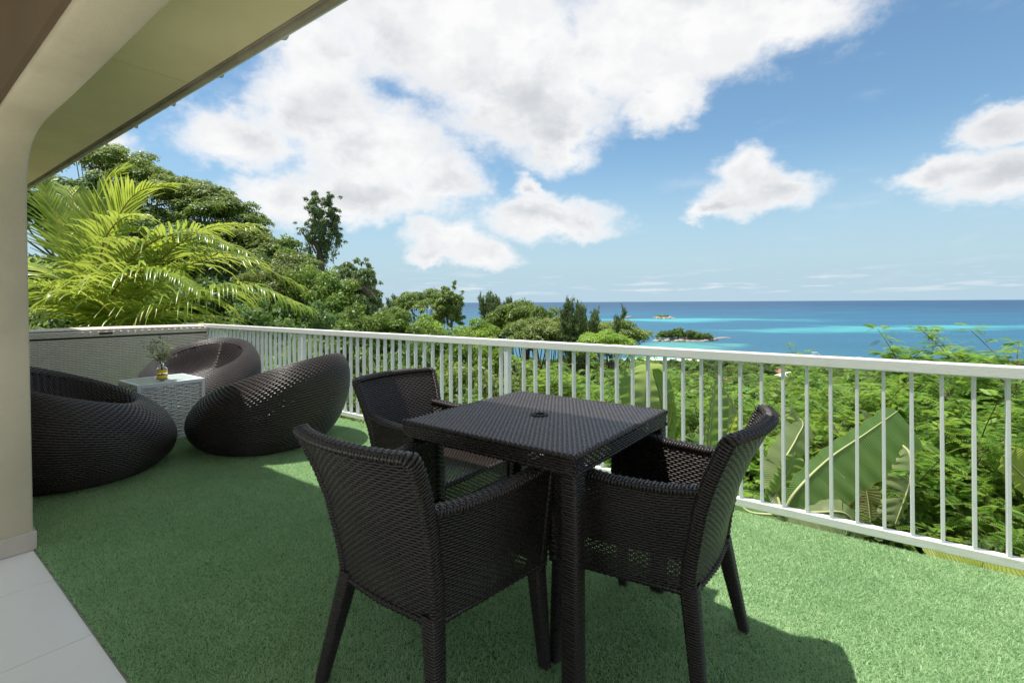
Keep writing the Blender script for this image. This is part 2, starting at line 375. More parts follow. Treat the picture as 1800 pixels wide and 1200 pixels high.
def normals(P, closed=False):
    a = np.gradient(P, axis=0)
    b = (np.roll(P, -1, 1) - np.roll(P, 1, 1)) if closed else np.gradient(P, axis=1)
    n = np.cross(b, a); return n / (np.linalg.norm(n, axis=2)[..., None] + 1e-9)
def weave(P, closed=False, flip=False, wr=1.0, amp=.0017, th=.0036, mask=None, stakes=True):
    """P[row, stake] points: every row is one woven strand going over and under the stakes. -> (V,F)"""
    P = np.asarray(P, float); n, k = P.shape[:2]; N = normals(P, closed) * (-1 if flip else 1)
    A = np.gradient(P, axis=0) * .5 * wr
    i, j = np.meshgrid(np.arange(n), np.arange(k), indexing='ij'); sg = np.where((i + j) % 2, 1., -1.)[..., None]
    Cc = P + N * amp * sg
    V = np.stack([Cc + A, Cc + N * th * .5, Cc - A, Cc - N * th * .5], 2)     # n,k,4,3
    kk = k if closed else k - 1
    i, j = np.meshgrid(np.arange(n), np.arange(kk), indexing='ij'); j2 = (j + 1) % k
    fs = []
    for c in range(4):
        c2 = (c + 1) % 4
        fs.append(np.stack([(i * k + j) * 4 + c, (i * k + j2) * 4 + c, (i * k + j2) * 4 + c2, (i * k + j) * 4 + c2], -1))
    fs = np.stack(fs, 2)
    if mask is not None: ok = mask[i, j] & mask[i, j2]; fs = fs[ok]
    parts = [(V.reshape(-1, 3), fs.reshape(-1, 4))]
    if stakes:
        step = 2; idx = np.unique(np.r_[np.arange(0, n, step), n - 1]); Q = P[idx]; NN = N[idx]
        bb = (np.roll(P, -1, 1) - np.roll(P, 1, 1)) if closed else np.gradient(P, axis=1)
        bb = bb[idx]; bb = bb / (np.linalg.norm(bb, axis=2)[..., None] + 1e-9) * .0024
        SV = np.stack([Q + bb, Q - bb], 2); m = len(idx)
        i, j = np.meshgrid(np.arange(m - 1), np.arange(k), indexing='ij')
        sf = np.stack([(i * k + j) * 2, (i * k + j) * 2 + 1, ((i + 1) * k + j) * 2 + 1, ((i + 1) * k + j) * 2], -1)
        if mask is not None: mk = mask[idx]; sf = sf[mk[i, j] & mk[i + 1, j]]
        parts.append((SV.reshape(-1, 3), sf.reshape(-1, 4)))
    return merge(parts)
def wrap(path, X, Y, a, b, k=12, pitch=.009, power=4., **kw):
    """strands wound round a bar; X, Y section axes; a, b half sizes (arrays allowed)."""
    P = np.asarray(path, float); d = np.r_[0, np.cumsum(np.linalg.norm(np.diff(P, axis=0), axis=1))]
    n = max(3, int(d[-1] / pitch)); s = np.linspace(0, d[-1], n)
    I = lambda A_: np.stack([np.interp(s, d, np.broadcast_to(np.asarray(A_, float), P.shape)[:, c]) for c in range(3)], 1)
    J = lambda A_: np.interp(s, d, np.broadcast_to(np.asarray(A_, float), (len(P),)))
    Q, XX, YY, aa, bb = I(P), I(X), I(Y), J(a), J(b)
    t = np.linspace(0, 2 * np.pi, k, endpoint=False) + np.pi / k
    cx = np.sign(np.cos(t)) * np.abs(np.cos(t)) ** (2 / power); cy = np.sign(np.sin(t)) * np.abs(np.sin(t)) ** (2 / power)
    G = Q[:, None] + aa[:, None, None] * cx[None, :, None] * XX[:, None] + bb[:, None, None] * cy[None, :, None] * YY[:, None]
    return weave(G, closed=True, **kw)
def wob(name, parts, m, parent): return ob(name, mesh_np(name, *merge(parts), smooth=True), m, parent)
# ================================================================== SETTING: terrain, sea
SEA = -70.0
def ground_z(x, y):
    x = np.asarray(x, float); y = np.asarray(y, float)
    z = -2.2 - 13 * (1 - np.exp(-np.maximum(y, 0) / 60)) - .098 * np.maximum(y, 0)
    z = z + .50 * np.maximum(-x - 3, 0) * np.exp(-np.maximum(y, 0) / 75) * np.where(x < -90, 90 / np.maximum(-x, 1), 1)
    z = z - .05 * np.maximum(x, 0) * np.exp(-np.maximum(y, 0) / 200)
    z = z + 2.0 * np.sin(x * .031 + 1) * np.cos(y * .027) * np.clip(y / 80, 0, 1)
    return z
def terrain():
    xs = np.r_[np.linspace(-2600, -400, 30), np.linspace(-380, 420, 161), np.linspace(450, 1600, 24)]
    ys = np.r_[np.linspace(-60, 700, 153), np.linspace(740, 2600, 25)]
    X, Y = np.meshgrid(xs, ys, indexing='ij'); Z = ground_z(X, Y)
    coast = 590 + .05 * X + 18 * np.sin(X * .02)
    # the shore runs away to the left towards a far headland
    coast = np.where(X < 100, coast + (100 - X) * .55, coast)
    Z = np.where(Y > coast - 40, np.minimum(Z, SEA + 2 - (Y - coast) * .12), np.maximum(Z, SEA + 1.2))
    n, k = X.shape; i, j = np.meshgrid(np.arange(n - 1), np.arange(k - 1), indexing='ij')
    Fq = np.stack([i * k + j, (i + 1) * k + j, (i + 1) * k + j + 1, i * k + j + 1], -1).reshape(-1, 4)
    return mesh_np('terrain', np.stack([X, Y, Z], -1).reshape(-1, 3), Fq, True)
tag(ob('terrain', terrain(), M['terrain']), kind='structure')
S_ = 160000.
tag(ob('sea', mesh_np('sea', [(-S_, -2000, SEA), (S_, -2000, SEA), (S_, S_, SEA), (-S_, S_, SEA)], [(0, 1, 2, 3)]), M['sea']), kind='structure')
def blobmesh(name, loc, sx, sy, sz, m, parent=None, seed=0, sub=3, rough=.35, freq=1.6):
    b = bmesh.new(); bmesh.ops.create_icosphere(b, subdivisions=sub, radius=1)
    for v in b.verts:
        n_ = mnoise.fractal(v.co * freq + Vector((seed * 7.3, seed * 1.7, seed)), .9, 2.1, 4)
        v.co = v.co * (1 + rough * n_); v.co = Vector((v.co.x * sx, v.co.y * sy, v.co.z * sz))
    return ob(name, bm_me(name, b, True), m, parent, loc)
# beach
def strip_mesh(pts, z0):
    V = []; 
    for x, y, wd in pts: V += [(x, y - wd, z0 + .8), (x, y + wd, z0 - .3)]
    return mesh_np('beach', V, [(2 * i, 2 * i + 2, 2 * i + 3, 2 * i + 1) for i in range(len(pts) - 1)])
tag(ob('beach', strip_mesh([(x, 588 + .05 * x + 18 * math.sin(x * .02), 16) for x in range(150, 300, 10)], SEA + 1.0), M['sand']), kind='structure')

# ================================================================== SETTING: the terrace
ROT = -TH                                        # local x = -u, local y = v
T0 = thing('terrace', None, None, (0, 0, 0), ROT); tag(T0, kind='structure')
box('slab', (-8.7, .50, -.30), (1.6, 2.99, -.004), M['slab'], T0)
box('slab_edge_beam', (-8.6, 2.70, -.75), (1.5, 2.95, -.302), M['slab'], T0)
FL = thing('tiled_floor', None, None, (0, 0, 0), ROT); tag(FL, kind='structure')  # runs on behind the camera as an added, unseen sunlit patio bouncing light inward
box('grout_bed', (-8.7, -4.2, -.30), (3.4, .499, -.010), M['grout'], FL)
tme = bm_me('floor_tile', box_bm((-.3, -.3, -.008), (.3, .3, 0), .0025, 1))
J0 = -2.897
for a in range(-4, 10):
    for b in range(0, 6):
        t_ = ob('tile', tme, M['tile'], FL, (J0 + .302 + .5985 * a, .508 - .3 - .5985 * b, random.uniform(-.0006, .0006))); t_.scale = (.991, .991, 1)

# turf : one patch of blades, repeated by geometry nodes over the whole carpet
PW, PD = 1.0, .8265
def turf_patch(n=62000):
    p = np.stack([rng.uniform(-PW / 2, PW / 2, n), rng.uniform(-PD / 2, PD / 2, n), np.zeros(n)], 1)
    lean = rng.normal(0, .75, (n, 2)) + np.array([.10, -.08]); cl = np.stack([np.sin(p[:, 0] * 19 + np.sin(p[:, 1] * 23)), np.cos(p[:, 1] * 21 + p[:, 0] * 9)], 1) * .10
    lean += cl; L = rng.uniform(.014, .024, n)
    d_ = np.stack([lean[:, 0], lean[:, 1], np.ones(n)], 1); d_ /= np.linalg.norm(d_, axis=1)[:, None]
    a = rng.uniform(0, 2 * np.pi, n); wv = np.stack([np.cos(a), np.sin(a), np.zeros(n)], 1) * rng.uniform(.0008, .0015, n)[:, None]
    mid = p + d_ * (L * .55)[:, None]; tip = p + d_ * L[:, None] + np.stack([lean[:, 0] * .006, lean[:, 1] * .006, -.002 * np.ones(n)], 1)
    V = np.stack([p - wv, p + wv, mid + wv * .9, mid - wv * .9, tip], 1).reshape(-1, 3); b_ = np.arange(n) * 5
    F1 = np.stack([b_, b_ + 1, b_ + 2, b_ + 3], 1); F2 = np.stack([b_ + 3, b_ + 2, b_ + 4, b_ + 4], 1)
    return V, F1, F2
V, F1, F2 = turf_patch()
Ft = np.vstack([F1[:, [0, 1, 2]], F1[:, [0, 2, 3]], F2[:, :3]])
tme = mesh_np('turf', V, Ft)
turf = ob('artificial_grass', tme, M['turf'], None, (0, 0, 0), ROT); tag(turf, 'green artificial grass carpet covering the whole terrace', 'artificial grass', kind='stuff')
def gn_grid(o, xs, ys):
    ng = bpy.data.node_groups.new('turf_grid', 'GeometryNodeTree')
    ng.interface.new_socket('Geometry', in_out='INPUT', socket_type='NodeSocketGeometry'); ng.interface.new_socket('Geometry', in_out='OUTPUT', socket_type='NodeSocketGeometry')
    N, L = ng.nodes, ng.links
    gi, go = N.new('NodeGroupInput'), N.new('NodeGroupOutput')
    gr = N.new('GeometryNodeMeshGrid'); gr.inputs[0].default_value = (xs[1] - 1) * xs[2]; gr.inputs[1].default_value = (ys[1] - 1) * ys[2]; gr.inputs[2].default_value = xs[1]; gr.inputs[3].default_value = ys[1]
    tr = N.new('GeometryNodeTransform'); tr.inputs['Translation'].default_value = (xs[0] + (xs[1] - 1) * xs[2] / 2, ys[0] + (ys[1] - 1) * ys[2] / 2, 0)
    ip = N.new('GeometryNodeInstanceOnPoints'); rv = N.new('FunctionNodeRandomValue'); rv.data_type = 'INT'; rv.inputs[4].default_value = 0; rv.inputs[5].default_value = 1
    mu = N.new('ShaderNodeMath'); mu.operation = 'MULTIPLY'; mu.inputs[1].default_value = math.pi; cx = N.new('ShaderNodeCombineXYZ')
    L.new(gr.outputs[0], tr.inputs[0]); L.new(tr.outputs[0], ip.inputs['Points']); L.new(gi.outputs[0], ip.inputs['Instance'])
    L.new(rv.outputs[2], mu.inputs[0]); L.new(mu.outputs[0], cx.inputs[2]); L.new(cx.outputs[0], ip.inputs['Rotation']); L.new(ip.outputs[0], go.inputs[0])
    md = o.modifiers.new('grid', 'NODES'); md.node_group = ng
gn_grid(turf, (-8.1, 10, 1.0), (.512 + PD / 2, 3, PD))
tb = box('turf_backing', (-8.6, .512, -.003), (1.4, 2.988, .003), M['turf_base'], T0)

# ================================================================== the villa: jamb, arch, soffit, roof
HS = thing('villa', 'cream plastered villa with rounded arch opening, soffit and white corrugated roof edge', 'house', (0, 0, 0), ROT)
V0, V1 = .352, .508
farE = [(-3.318, 0), (-3.36, .55), (-3.40, 1.1), (-3.432, 1.62), (-3.420, 1.80), (-3.375, 1.915), (-3.27, 1.985), (-3.10, 2.018), (-2.88, 2.024), (-2.5, 2.016), (-1.9, 2.012), (-1., 2.012), (1.7, 2.012)]
farC = catmull(farE, 90)
def arch_wall():
    b = bmesh.new(); rd = .018
    prof = [(V0 - .0, rd), (V0 + rd * .3, rd * .3), (V0 + rd, 0), (V1 - rd, 0), (V1 - rd * .3, rd * .3), (V1, rd)]
    T = np.gradient(farC, axis=0); T /= np.linalg.norm(T, axis=1)[:, None]; Nn = np.stack([-T[:, 1], T[:, 0]], 1)   # into the wall
    rows = []
    for (x, z), n_ in zip(farC, Nn):
        rows.append([b.verts.new((x + n_[0] * o_, y, max(z + n_[1] * o_, 0.0) if z < .01 else z + n_[1] * o_)) for y, o_ in prof])
    for i in range(len(rows) - 1):
        for j in range(len(prof) - 1): b.faces.new((rows[i][j], rows[i + 1][j], rows[i + 1][j + 1], rows[i][j + 1]))
    top = 2.62; left = -8.3
    for side in (0, -1):                         # inner and outer face of the wall round the opening
        y = rows[0][side].co.y; outer = []
        for r in rows:
            c = r[side].co
            outer.append(b.verts.new((left if c.z < 1.95 else max(left, c.x), y, c.z if c.z < 1.95 else top)))
        for i in range(len(rows) - 1):
            vs = [rows[i][side], rows[i + 1][side], outer[i + 1], outer[i]]
            try: b.faces.new(vs)
            except ValueError: pass
        k = [o_ for o_ in outer if o_.co.z >= top - .001][0]; pk = outer[outer.index(k) - 1]
        c1 = b.verts.new((left, y, top)); b.faces.new((pk, k, c1))
    bmesh.ops.recalc_face_normals(b, faces=b.faces[:]); me = bm_me('arch_wall', b); 
    for p in me.polygons: p.use_smooth = True
    return me
aw = ob('arch_wall', arch_wall(), M['plaster'], HS)
try: aw.modifiers.new('edge', 'EDGE_SPLIT').split_angle = R(40)
except Exception: pass
# inner wall face above the arch: added sheet, interior shade put into its brown
box('inner_wall_shade_sheet', (-8.3, V0 - .02, 2.035), (1.7, V0 - .0015, 2.60), M['room'], HS)
box('room_ceiling', (-8.3, -.85, 2.602), (3.4, V0 - .022, 2.70), M['plaster'], HS)  # unseen rear cut short to let sky light onto the tiles
box('outer_wall', (1.702, V0, 0.002), (3.4, V1, 2.6), M['plaster'], HS)
b = box_bm((-8.3, V0 - .008, .001), (-3.318 - .004 + .012, V1 + .009, .09), .003, 1)
ob('skirting', bm_me('skirting', b), M['skirting'], HS)
# eave (turned about one degree against the wall)
def eave_v(x): return 1.452 + .0185 * x             # x = -u
EY = math.atan(.0185)
def strip(name, y0, y1, z0, z1, m, x0=-8.6, x1=3.3, parent=HS, bev=0.):
    b = bmesh.new()
    vs = []
    for x in (x0, x1):
        for y, z in ((y0, z0), (y1, z0), (y1, z1), (y0, z1)):
            vs.append(b.verts.new((x, y if name == 'soffit_panel' and y == y0 else y + eave_v(x) - 1.0, z)))
    for a in ((0, 1, 2, 3), (7, 6, 5, 4), (0, 4, 5, 1), (1, 5, 6, 2), (2, 6, 7, 3), (3, 7, 4, 0)): b.faces.new([vs[q] for q in a])
    if bev: bmesh.ops.bevel(b, geom=b.edges[:], offset=bev, segments=2, affect='EDGES')
    bmesh.ops.recalc_face_normals(b, faces=b.faces[:])
    return ob(name, bm_me(name, b), m, parent)
xs_ = [-8.6, -6.295, -3.632, -.97, 1.69, 3.3]
for i in range(len(xs_) - 1):
    strip('soffit_panel', V1 + .002, .918, 2.655, 2.668, M['soffit'], xs_[i] + .0025, xs_[i + 1] - .0025, bev=.0015)
strip('soffit_bead', .92, .932, 2.647, 2.662, M['fascia'], bev=.002)
strip('fascia_board', .934, .965, 2.630, 2.80, M['fascia'], bev=.003)
strip('drip_board', .967, .985, 2.640, 2.76, M['roof'], bev=.003)
def roof_sheet():
    nx = 1150; xs = np.linspace(-8.7, 3.4, nx); u_ = -xs
    z = .006 * np.sin(u_ * 2 * np.pi / .19)
    ph = ((u_ - 2.634 + .385) % .768) - .385
    z = z + .030 * np.exp(-(ph / .052) ** 2)
    rows = []
    for k, (yo, zo) in enumerate(((0.0, 2.700), (.004, 2.706), (-.6, 2.88), (-2.2, 3.38))):
        rows.append(np.stack([xs, eave_v(xs) - 1 + 1.0 + yo + .012 - (0 if k < 2 else 0), zo - z * (1.6 if k == 0 else -1.)], 1))
    rows[0][:, 2] = 2.702 - np.maximum(z, -.003) * 1.15
    rows[0][:, 1] += .006 + np.maximum(z, 0) * .5
    V = np.stack(rows, 0); n, k = V.shape[:2]; i, j = np.meshgrid(np.arange(n - 1), np.arange(k - 1), indexing='ij')
    Fq = np.stack([i * k + j, i * k + j + 1, (i + 1) * k + j + 1, (i + 1) * k + j], -1).reshape(-1, 4)
    return mesh_np('roof_sheet', V.reshape(-1, 3), Fq, True)
ob('roof_sheet', roof_sheet(), M['roof'], HS)  # unseen rear edge shortened along with the ceiling, for more sky light

# ================================================================== railing
RV = 3.009
RL = thing('railing', 'long white painted metal railing with flat balusters along the terrace edge', 'railing', tuple(uv(0, RV)), ROT)
b = box_bm((-8.6, -.030, .855), (1.5, .030, .911), .006, 2)
ob('top_rail', bm_me('top_rail', b), M['rail'], RL)
b = box_bm((-8.6, -.021, .036), (1.5, .021, .080), .004, 2)
ob('bottom_rail', bm_me('bottom_rail', b), M['rail'], RL)
bme = bm_me('baluster', box_bm((-.0075, -.0165, .081), (.0075, .0165, .854), .0015, 1))
posts = [2.298, 5.203, -.607, 8.1]
k0 = -14
for k in range(k0, 80):
    u_ = -.022 + .1085 * k
    if any(abs(u_ - p_) < .06 for p_ in posts): continue
    o = ob('baluster', bme, M['baluster'], RL, (-u_ + random.uniform(-.0015, .0015), 0, 0)); o.rotation_euler = (random.uniform(-.002, .002), random.uniform(-.003, .003), random.uniform(-.04, .04))
pme = bm_me('post', box_bm((-.021, -.026, -.60), (.021, .018, .854), .003, 1))
for p_ in posts: ob('post', pme, M['baluster'], RL, (-p_, .002, 0))

# ================================================================== woven dining chairs
def lerp(a, b, t): return a + (b - a) * t
ZB = [.34, .44, .60, .70, .78, .823]
def hw(z): return np.interp(z, ZB, [.200, .208, .222, .236, .246, .248])
def yb(z): return np.interp(z, ZB, [-.215, -.226, -.258, -.290, -.325, -.345])
def bow(z): return np.interp(z, [.34, .5, .823], [.012, .026, .052])
def back_pt(s, z, off=0.):
    return np.stack([s * hw(z), yb(z) - bow(z) * (1 - s ** 2) + off, z + 0 * s], -1)
def armz(t): return np.interp(t, [0, .25, .55, .85, 1], [.655, .640, .640, .655, .668])
def side_pt(t, z, sgn, off=0.):
    fx = np.interp(z, [.34, .67], [.262, .292]); fy = np.interp(z, [.34, .67], [.222, .240])
    x = lerp(hw(z), fx, t) + .012 * np.sin(np.pi * t) - off; y = lerp(yb(z), fy, t)
    return np.stack([sgn * x, y, z + 0 * t], -1)
def make_chair(label, group, mt):
    t = thing('wicker_armchair', label, 'chair', (0, 0, 0), 0, group)
    P9, SK = .0088, .0145
    # backrest : rear sheet, front sheet, wound rim
    zs = np.arange(.345, .815, P9); s = np.linspace(-1, 1, 33)
    Z, S = np.meshgrid(zs, s, indexing='ij')
    parts = [weave(back_pt(S, Z))]
    zs = np.arange(.43, .815, P9); Z, S = np.meshgrid(zs, s * .97, indexing='ij'); parts.append(weave(back_pt(S, Z, .026)))
    zz = np.linspace(.36, .812, 14)
    left = np.stack([-hw(zz), yb(zz) + .012, zz], 1)
    ss = np.linspace(-.96, .96, 17); topz = .826 + 0 * ss; topz = .822 + .004 * np.cos(ss * 1.5)
    top = np.stack([ss * .248, yb(.823) - bow(.823) * (1 - ss ** 2) + .012, topz], 1)
    path = np.vstack([left, top, (left * [-1, 1, 1])[::-1]]); path = resample(catmull(path, 200), n=120)
    Tn = np.gradient(path, axis=0); Tn /= np.linalg.norm(Tn, axis=1)[:, None]
    Yr = np.array([0, 1, 0.]); Xn = np.cross(Tn, Yr); Xn /= np.linalg.norm(Xn, axis=1)[:, None]; Yn = np.cross(Xn, Tn)
    parts.append(wrap(path, Xn, Yn, .013, .022, 10, .0095, 3.0, amp=.0012))
    wob('backrest', parts, mt, t)
    # arms
    for sg in (-1, 1):
        parts = []
        rows = np.arange(.345, .70, P9); tt = np.linspace(0.02, .985, 34)
        T_, Q_ = np.meshgrid(tt, np.linspace(0, 1, 36), indexing='xy')
        Zt = .345 + Q_ * (armz(T_) - .355)
        parts.append(weave(side_pt(T_, Zt, sg)))
        T2, Q2 = np.meshgrid(tt, np.linspace(0, 1, 25), indexing='xy'); Z2 = .425 + Q2 * (armz(T2) - .435)
        parts.append(weave(side_pt(T2, Z2, sg, .042)))
        ta = np.linspace(.0, 1.0, 20); za = armz(ta)
        pth = side_pt(ta, za, sg, .021) ; pth[:, 2] = za + .004
        pth = np.vstack([pth, pth[-1] + [0, .004, -.012]])
        Tn = np.gradient(pth, axis=0); Tn /= np.linalg.norm(Tn, axis=1)[:, None]
        Xn = np.cross(Tn, [0, 0, 1.]); Xn /= np.linalg.norm(Xn, axis=1)[:, None]; Yn = np.cross(Xn, Tn)
        parts.append(wrap(pth, Xn, Yn, .0265, .012, 10, .0105, 3.2, amp=.0013))
        # front upright of the arm, running into the leg
        zf = np.linspace(.672, .33, 12); fr = side_pt(np.ones(12), zf, sg, .021)
        parts.append(wrap(fr, [1, 0, 0], [0, 1, 0], np.linspace(.0262, .024, 12), np.linspace(.016, .020, 12), 12, P9, 5))
        wob('armrest', parts, mt, t)
    # seat : top sheet plus front apron
    ys = np.arange(-.222, .228, P9); xx = np.linspace(-1, 1, 33); Y, X = np.meshgrid(ys, xx, indexing='ij')
    wd = np.interp(Y, [-.222, .228], [.197, .238])
    parts = [weave(np.stack([X * wd, Y, .428 + .006 * (1 - X ** 2)], -1))]
    fz = np.arange(.345, .425, P9); Zf, Xf = np.meshgrid(fz, np.linspace(-.238, .238, 33), indexing='ij'); parts.append(weave(np.stack([Xf, .232 + 0 * Xf, Zf], -1)))
    e = np.array([[-.238, .226, .424], [.238, .226, .424]]); parts.append(wrap(resample(e, n=10), [0, 1, 0], [0, 0, 1], .010, .010, 8, .010, 2.2))
    e = np.array([[-.24, .228, .340], [.24, .228, .340]]); parts.append(wrap(resample(e, n=10), [0, 1, 0], [0, 0, 1], .009, .007, 8, .010, 2.2))
    st = wob('seat', parts, mt, t)
    # rattan wound frame under the seat
    fp = [[-.20, -.212, .342], [-.262, .222, .342]]
    parts = [wrap(resample(np.array(fp) * [s_, 1, 1], n=14), [1, 0, 0], [0, 0, 1], .011, .008, 8, .010, 2.4) for s_ in (1, -1)]
    parts.append(wrap(resample([[-.2, -.216, .342], [0, -.230, .342], [.2, -.216, .342]], n=14), [0, 1, 0], [0, 0, 1], .011, .008, 8, .010, 2.4))
    wob('seat_rail', parts, mt, t)
    for top_, bot_ in (((-.243, .203, .345), (-.272, .212, .0)), ((.243, .203, .345), (.272, .212, .0)), ((-.186, -.205, .36), (-.262, -.262, .0)), ((.186, -.205, .36), (.262, -.262, .0))):
        pth = resample([top_, bot_], n=12)
        wob('leg', [wrap(pth, [1, 0, 0], [0, 1, 0], np.linspace(.0265, .0165, 12), np.linspace(.0265, .0165, 12), 12, .0072, 4.5, amp=.0007), tube(pth, np.linspace(.021, .013, 12), 6)], mt, t)
    return t
GCH = 'woven armchairs around the dining table'
chA = make_chair('dark woven armchair nearest the camera with its back turned, tucked under the table', GCH, M['rattan'])
chA.location = tuple(uv(1.150, 1.130)); chA.rotation_euler = (0, 0, ROT)
dup(chA, tuple(uv(.655, 1.660)), ROT + R(90), 'dark woven armchair right of the table with its arm side turned to the camera', GCH)
dup(chA, tuple(uv(1.690, 1.684)), ROT - R(90), 'dark woven armchair behind the table with its seat and backrest facing the camera', GCH)

# ================================================================== table
TB = thing('wicker_table', 'square dark woven rattan table with a parasol hole in its top', 'table', tuple(uv(.706 + .38, 1.251 + .38)), ROT)
hs = .38
xs = np.arange(-hs + .006, hs - .004, .0092); ys = np.linspace(-hs + .006, hs - .006, 50)
X, Y = np.meshgrid(xs, ys, indexing='ij'); hole = (X ** 2 + Y ** 2) > .026 ** 2
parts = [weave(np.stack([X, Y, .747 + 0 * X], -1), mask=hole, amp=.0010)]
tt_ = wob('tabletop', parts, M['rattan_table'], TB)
b = box_bm((-hs + .012, -hs + .012, .732), (hs - .012, hs - .012, .7425))
ob('backing_board', bm_me('backing_board', b), M['core'], TB)
parts = []
for q in range(4):
    c_, s_ = math.cos(q * math.pi / 2), math.sin(q * math.pi / 2); Rm = np.array([[c_, -s_, 0], [s_, c_, 0], [0, 0, 1]])
    zz = np.arange(.695, .742, .0085); xx = np.linspace(-hs + .002, hs - .002, 52); Z, X = np.meshgrid(zz, xx, indexing='ij')
    parts.append(weave(np.stack([X, hs + 0 * X, Z], -1) @ Rm.T))
    parts.append(wrap(resample(np.array([[-hs, hs - .006, .7415], [hs, hs - .006, .7415]]) @ Rm.T, n=12), Rm @ [0, 1, 0], [0, 0, 1], .0075, .0075, 8, .0100, 2.2))
    parts.append(wrap(resample(np.array([[-hs, hs - .006, .692], [hs, hs - .006, .692]]) @ Rm.T, n=12), Rm @ [0, 1, 0], [0, 0, 1], .0065, .0055, 8, .0100, 2.2))
wob('apron', parts, M['rattan'], TB)
for sx in (-1, 1):
    for sy in (-1, 1):
        pth = resample([(sx * (hs - .0285), sy * (hs - .0285), .738), (sx * (hs - .0285), sy * (hs - .0285), 0)], n=8)
        wob('leg', [wrap(pth, [1, 0, 0], [0, 1, 0], .0275, .0275, 16, .0078, 7, amp=.0009), tube(pth, .023, 6)], M['rattan'], TB)
a_ = np.linspace(0, 2 * np.pi, 40); ring = np.stack([.028 * np.cos(a_), .028 * np.sin(a_), .750 + 0 * a_], 1)
rx = np.stack([np.cos(a_), np.sin(a_), 0 * a_], 1)
wob('parasol_hole', [wrap(ring, rx, [0, 0, 1.], .006, .0035, 6, .008, 2)], M['rattan'], TB)

# ================================================================== round woven loungers
prof = catmull([(.20, .004), (.34, .004), (.46, .022), (.560, .10), (.605, .19), (.612, .275), (.585, .36), (.53, .425), (.47, .452), (.41, .442), (.365, .395), (.32, .33), (.24, .262), (.12, .232), (0, .226)], 400)
def lmap(x, y, z):
    """flat bun -> lounger: low in front (+y), high and leaning back behind"""
    f = 1.33 - .80 * y; f = np.clip(f, .84, 1.9); z2 = z * f
    side = 1 + .02 * np.cos(x * 3)
    return np.stack([x * side, y - .17 * z2, z2], -1)
def make_lounger(label, group, mt):
    t = thing('wicker_lounger', label, 'lounge chair', (0, 0, 0), 0, group)
    r_end = .400; cut = np.argmax((np.arange(400) > 250) & (prof[:, 0] < r_end)); pr = resample(prof[:cut], step=.0125)
    K = 172; th = np.linspace(0, 2 * np.pi, K, endpoint=False); Rr, Tt = np.meshgrid(pr[:, 0], th, indexing='ij'); Zz, _ = np.meshgrid(pr[:, 1], th, indexing='ij')
    wob('shell', [weave(lmap(Rr * np.cos(Tt), Rr * np.sin(Tt), Zz), closed=True, amp=.0021, th=.0046, wr=1.04)], mt, t)
    def zb(r): q = prof[250:]; return np.interp(r, q[::-1, 0], q[::-1, 1])
    k = .9; yy = np.linspace(-.42, .78, 1200); L3 = lmap(0 * yy, yy, zb(np.minimum(np.abs(yy), .41))); aa = np.r_[0, np.cumsum(np.linalg.norm(np.diff(L3, axis=0), axis=1))]
    c_ = np.interp(np.arange(0, aa[-1], .0155), aa, yy); x = np.linspace(-.406, .406, 47)
    Cc, X = np.meshgrid(c_, x, indexing='ij'); Y = Cc - k * np.sqrt(X ** 2 + .0016); r = np.hypot(X, Y)
    wob('seat', [weave(lmap(X, Y, zb(np.minimum(r, .5))), mask=r < .408, amp=.0021, th=.0046, wr=1.05)], mt, t)
    # dark liner inside so the woven skin has a body behind it
    pr2 = resample(prof, n=40); K2 = 48; th = np.linspace(0, 2 * np.pi, K2, endpoint=False)
    nrm = np.gradient(pr2, axis=0); nn = np.stack([-nrm[:, 1], nrm[:, 0]], 1); nn /= np.linalg.norm(nn, axis=1)[:, None]; pr3 = pr2 + nn * .022; pr3[:, 0] = np.maximum(pr3[:, 0], 0)
    pr3[:, 1] = np.maximum(pr3[:, 1], .006)
    Rr, Tt = np.meshgrid(pr3[:, 0], th, indexing='ij'); Zz, _ = np.meshgrid(pr3[:, 1], th, indexing='ij'); P = lmap(Rr * np.cos(Tt), Rr * np.sin(Tt), Zz)
    n, k_ = P.shape[:2]; i, j = np.meshgrid(np.arange(n - 1), np.arange(k_), indexing='ij')
    Fq = np.stack([i * k_ + j, i * k_ + (j + 1) % k_, (i + 1) * k_ + (j + 1) % k_, (i + 1) * k_ + j], -1).reshape(-1, 4)
    ob('liner', mesh_np('liner', P.reshape(-1, 3), Fq, True), M['core'], t)
    return t
GL = 'round woven loungers around the side table'
L1 = make_lounger('near black round lounger beside the pillar, in full shade', GL, M['rattan_brown'])
L1.location = (-3.07, 3.44, 0); L1.rotation_euler = (0, 0, R(-58)); L1.scale = (1, 1, 1.09)
dup(L1, (-3.56, 5.52, 0), R(184), 'round lounger behind the side table showing its sunlit hollow seat', GL)
dup(L1, (-2.13, 4.22, 0), R(80), 'round lounger seen side on between the side table and the dining set', GL)
for o in bpy.data.objects:
    if o.name in ('wicker_lounger.001', 'wicker_lounger.002'): o.scale = (1, 1, 1)

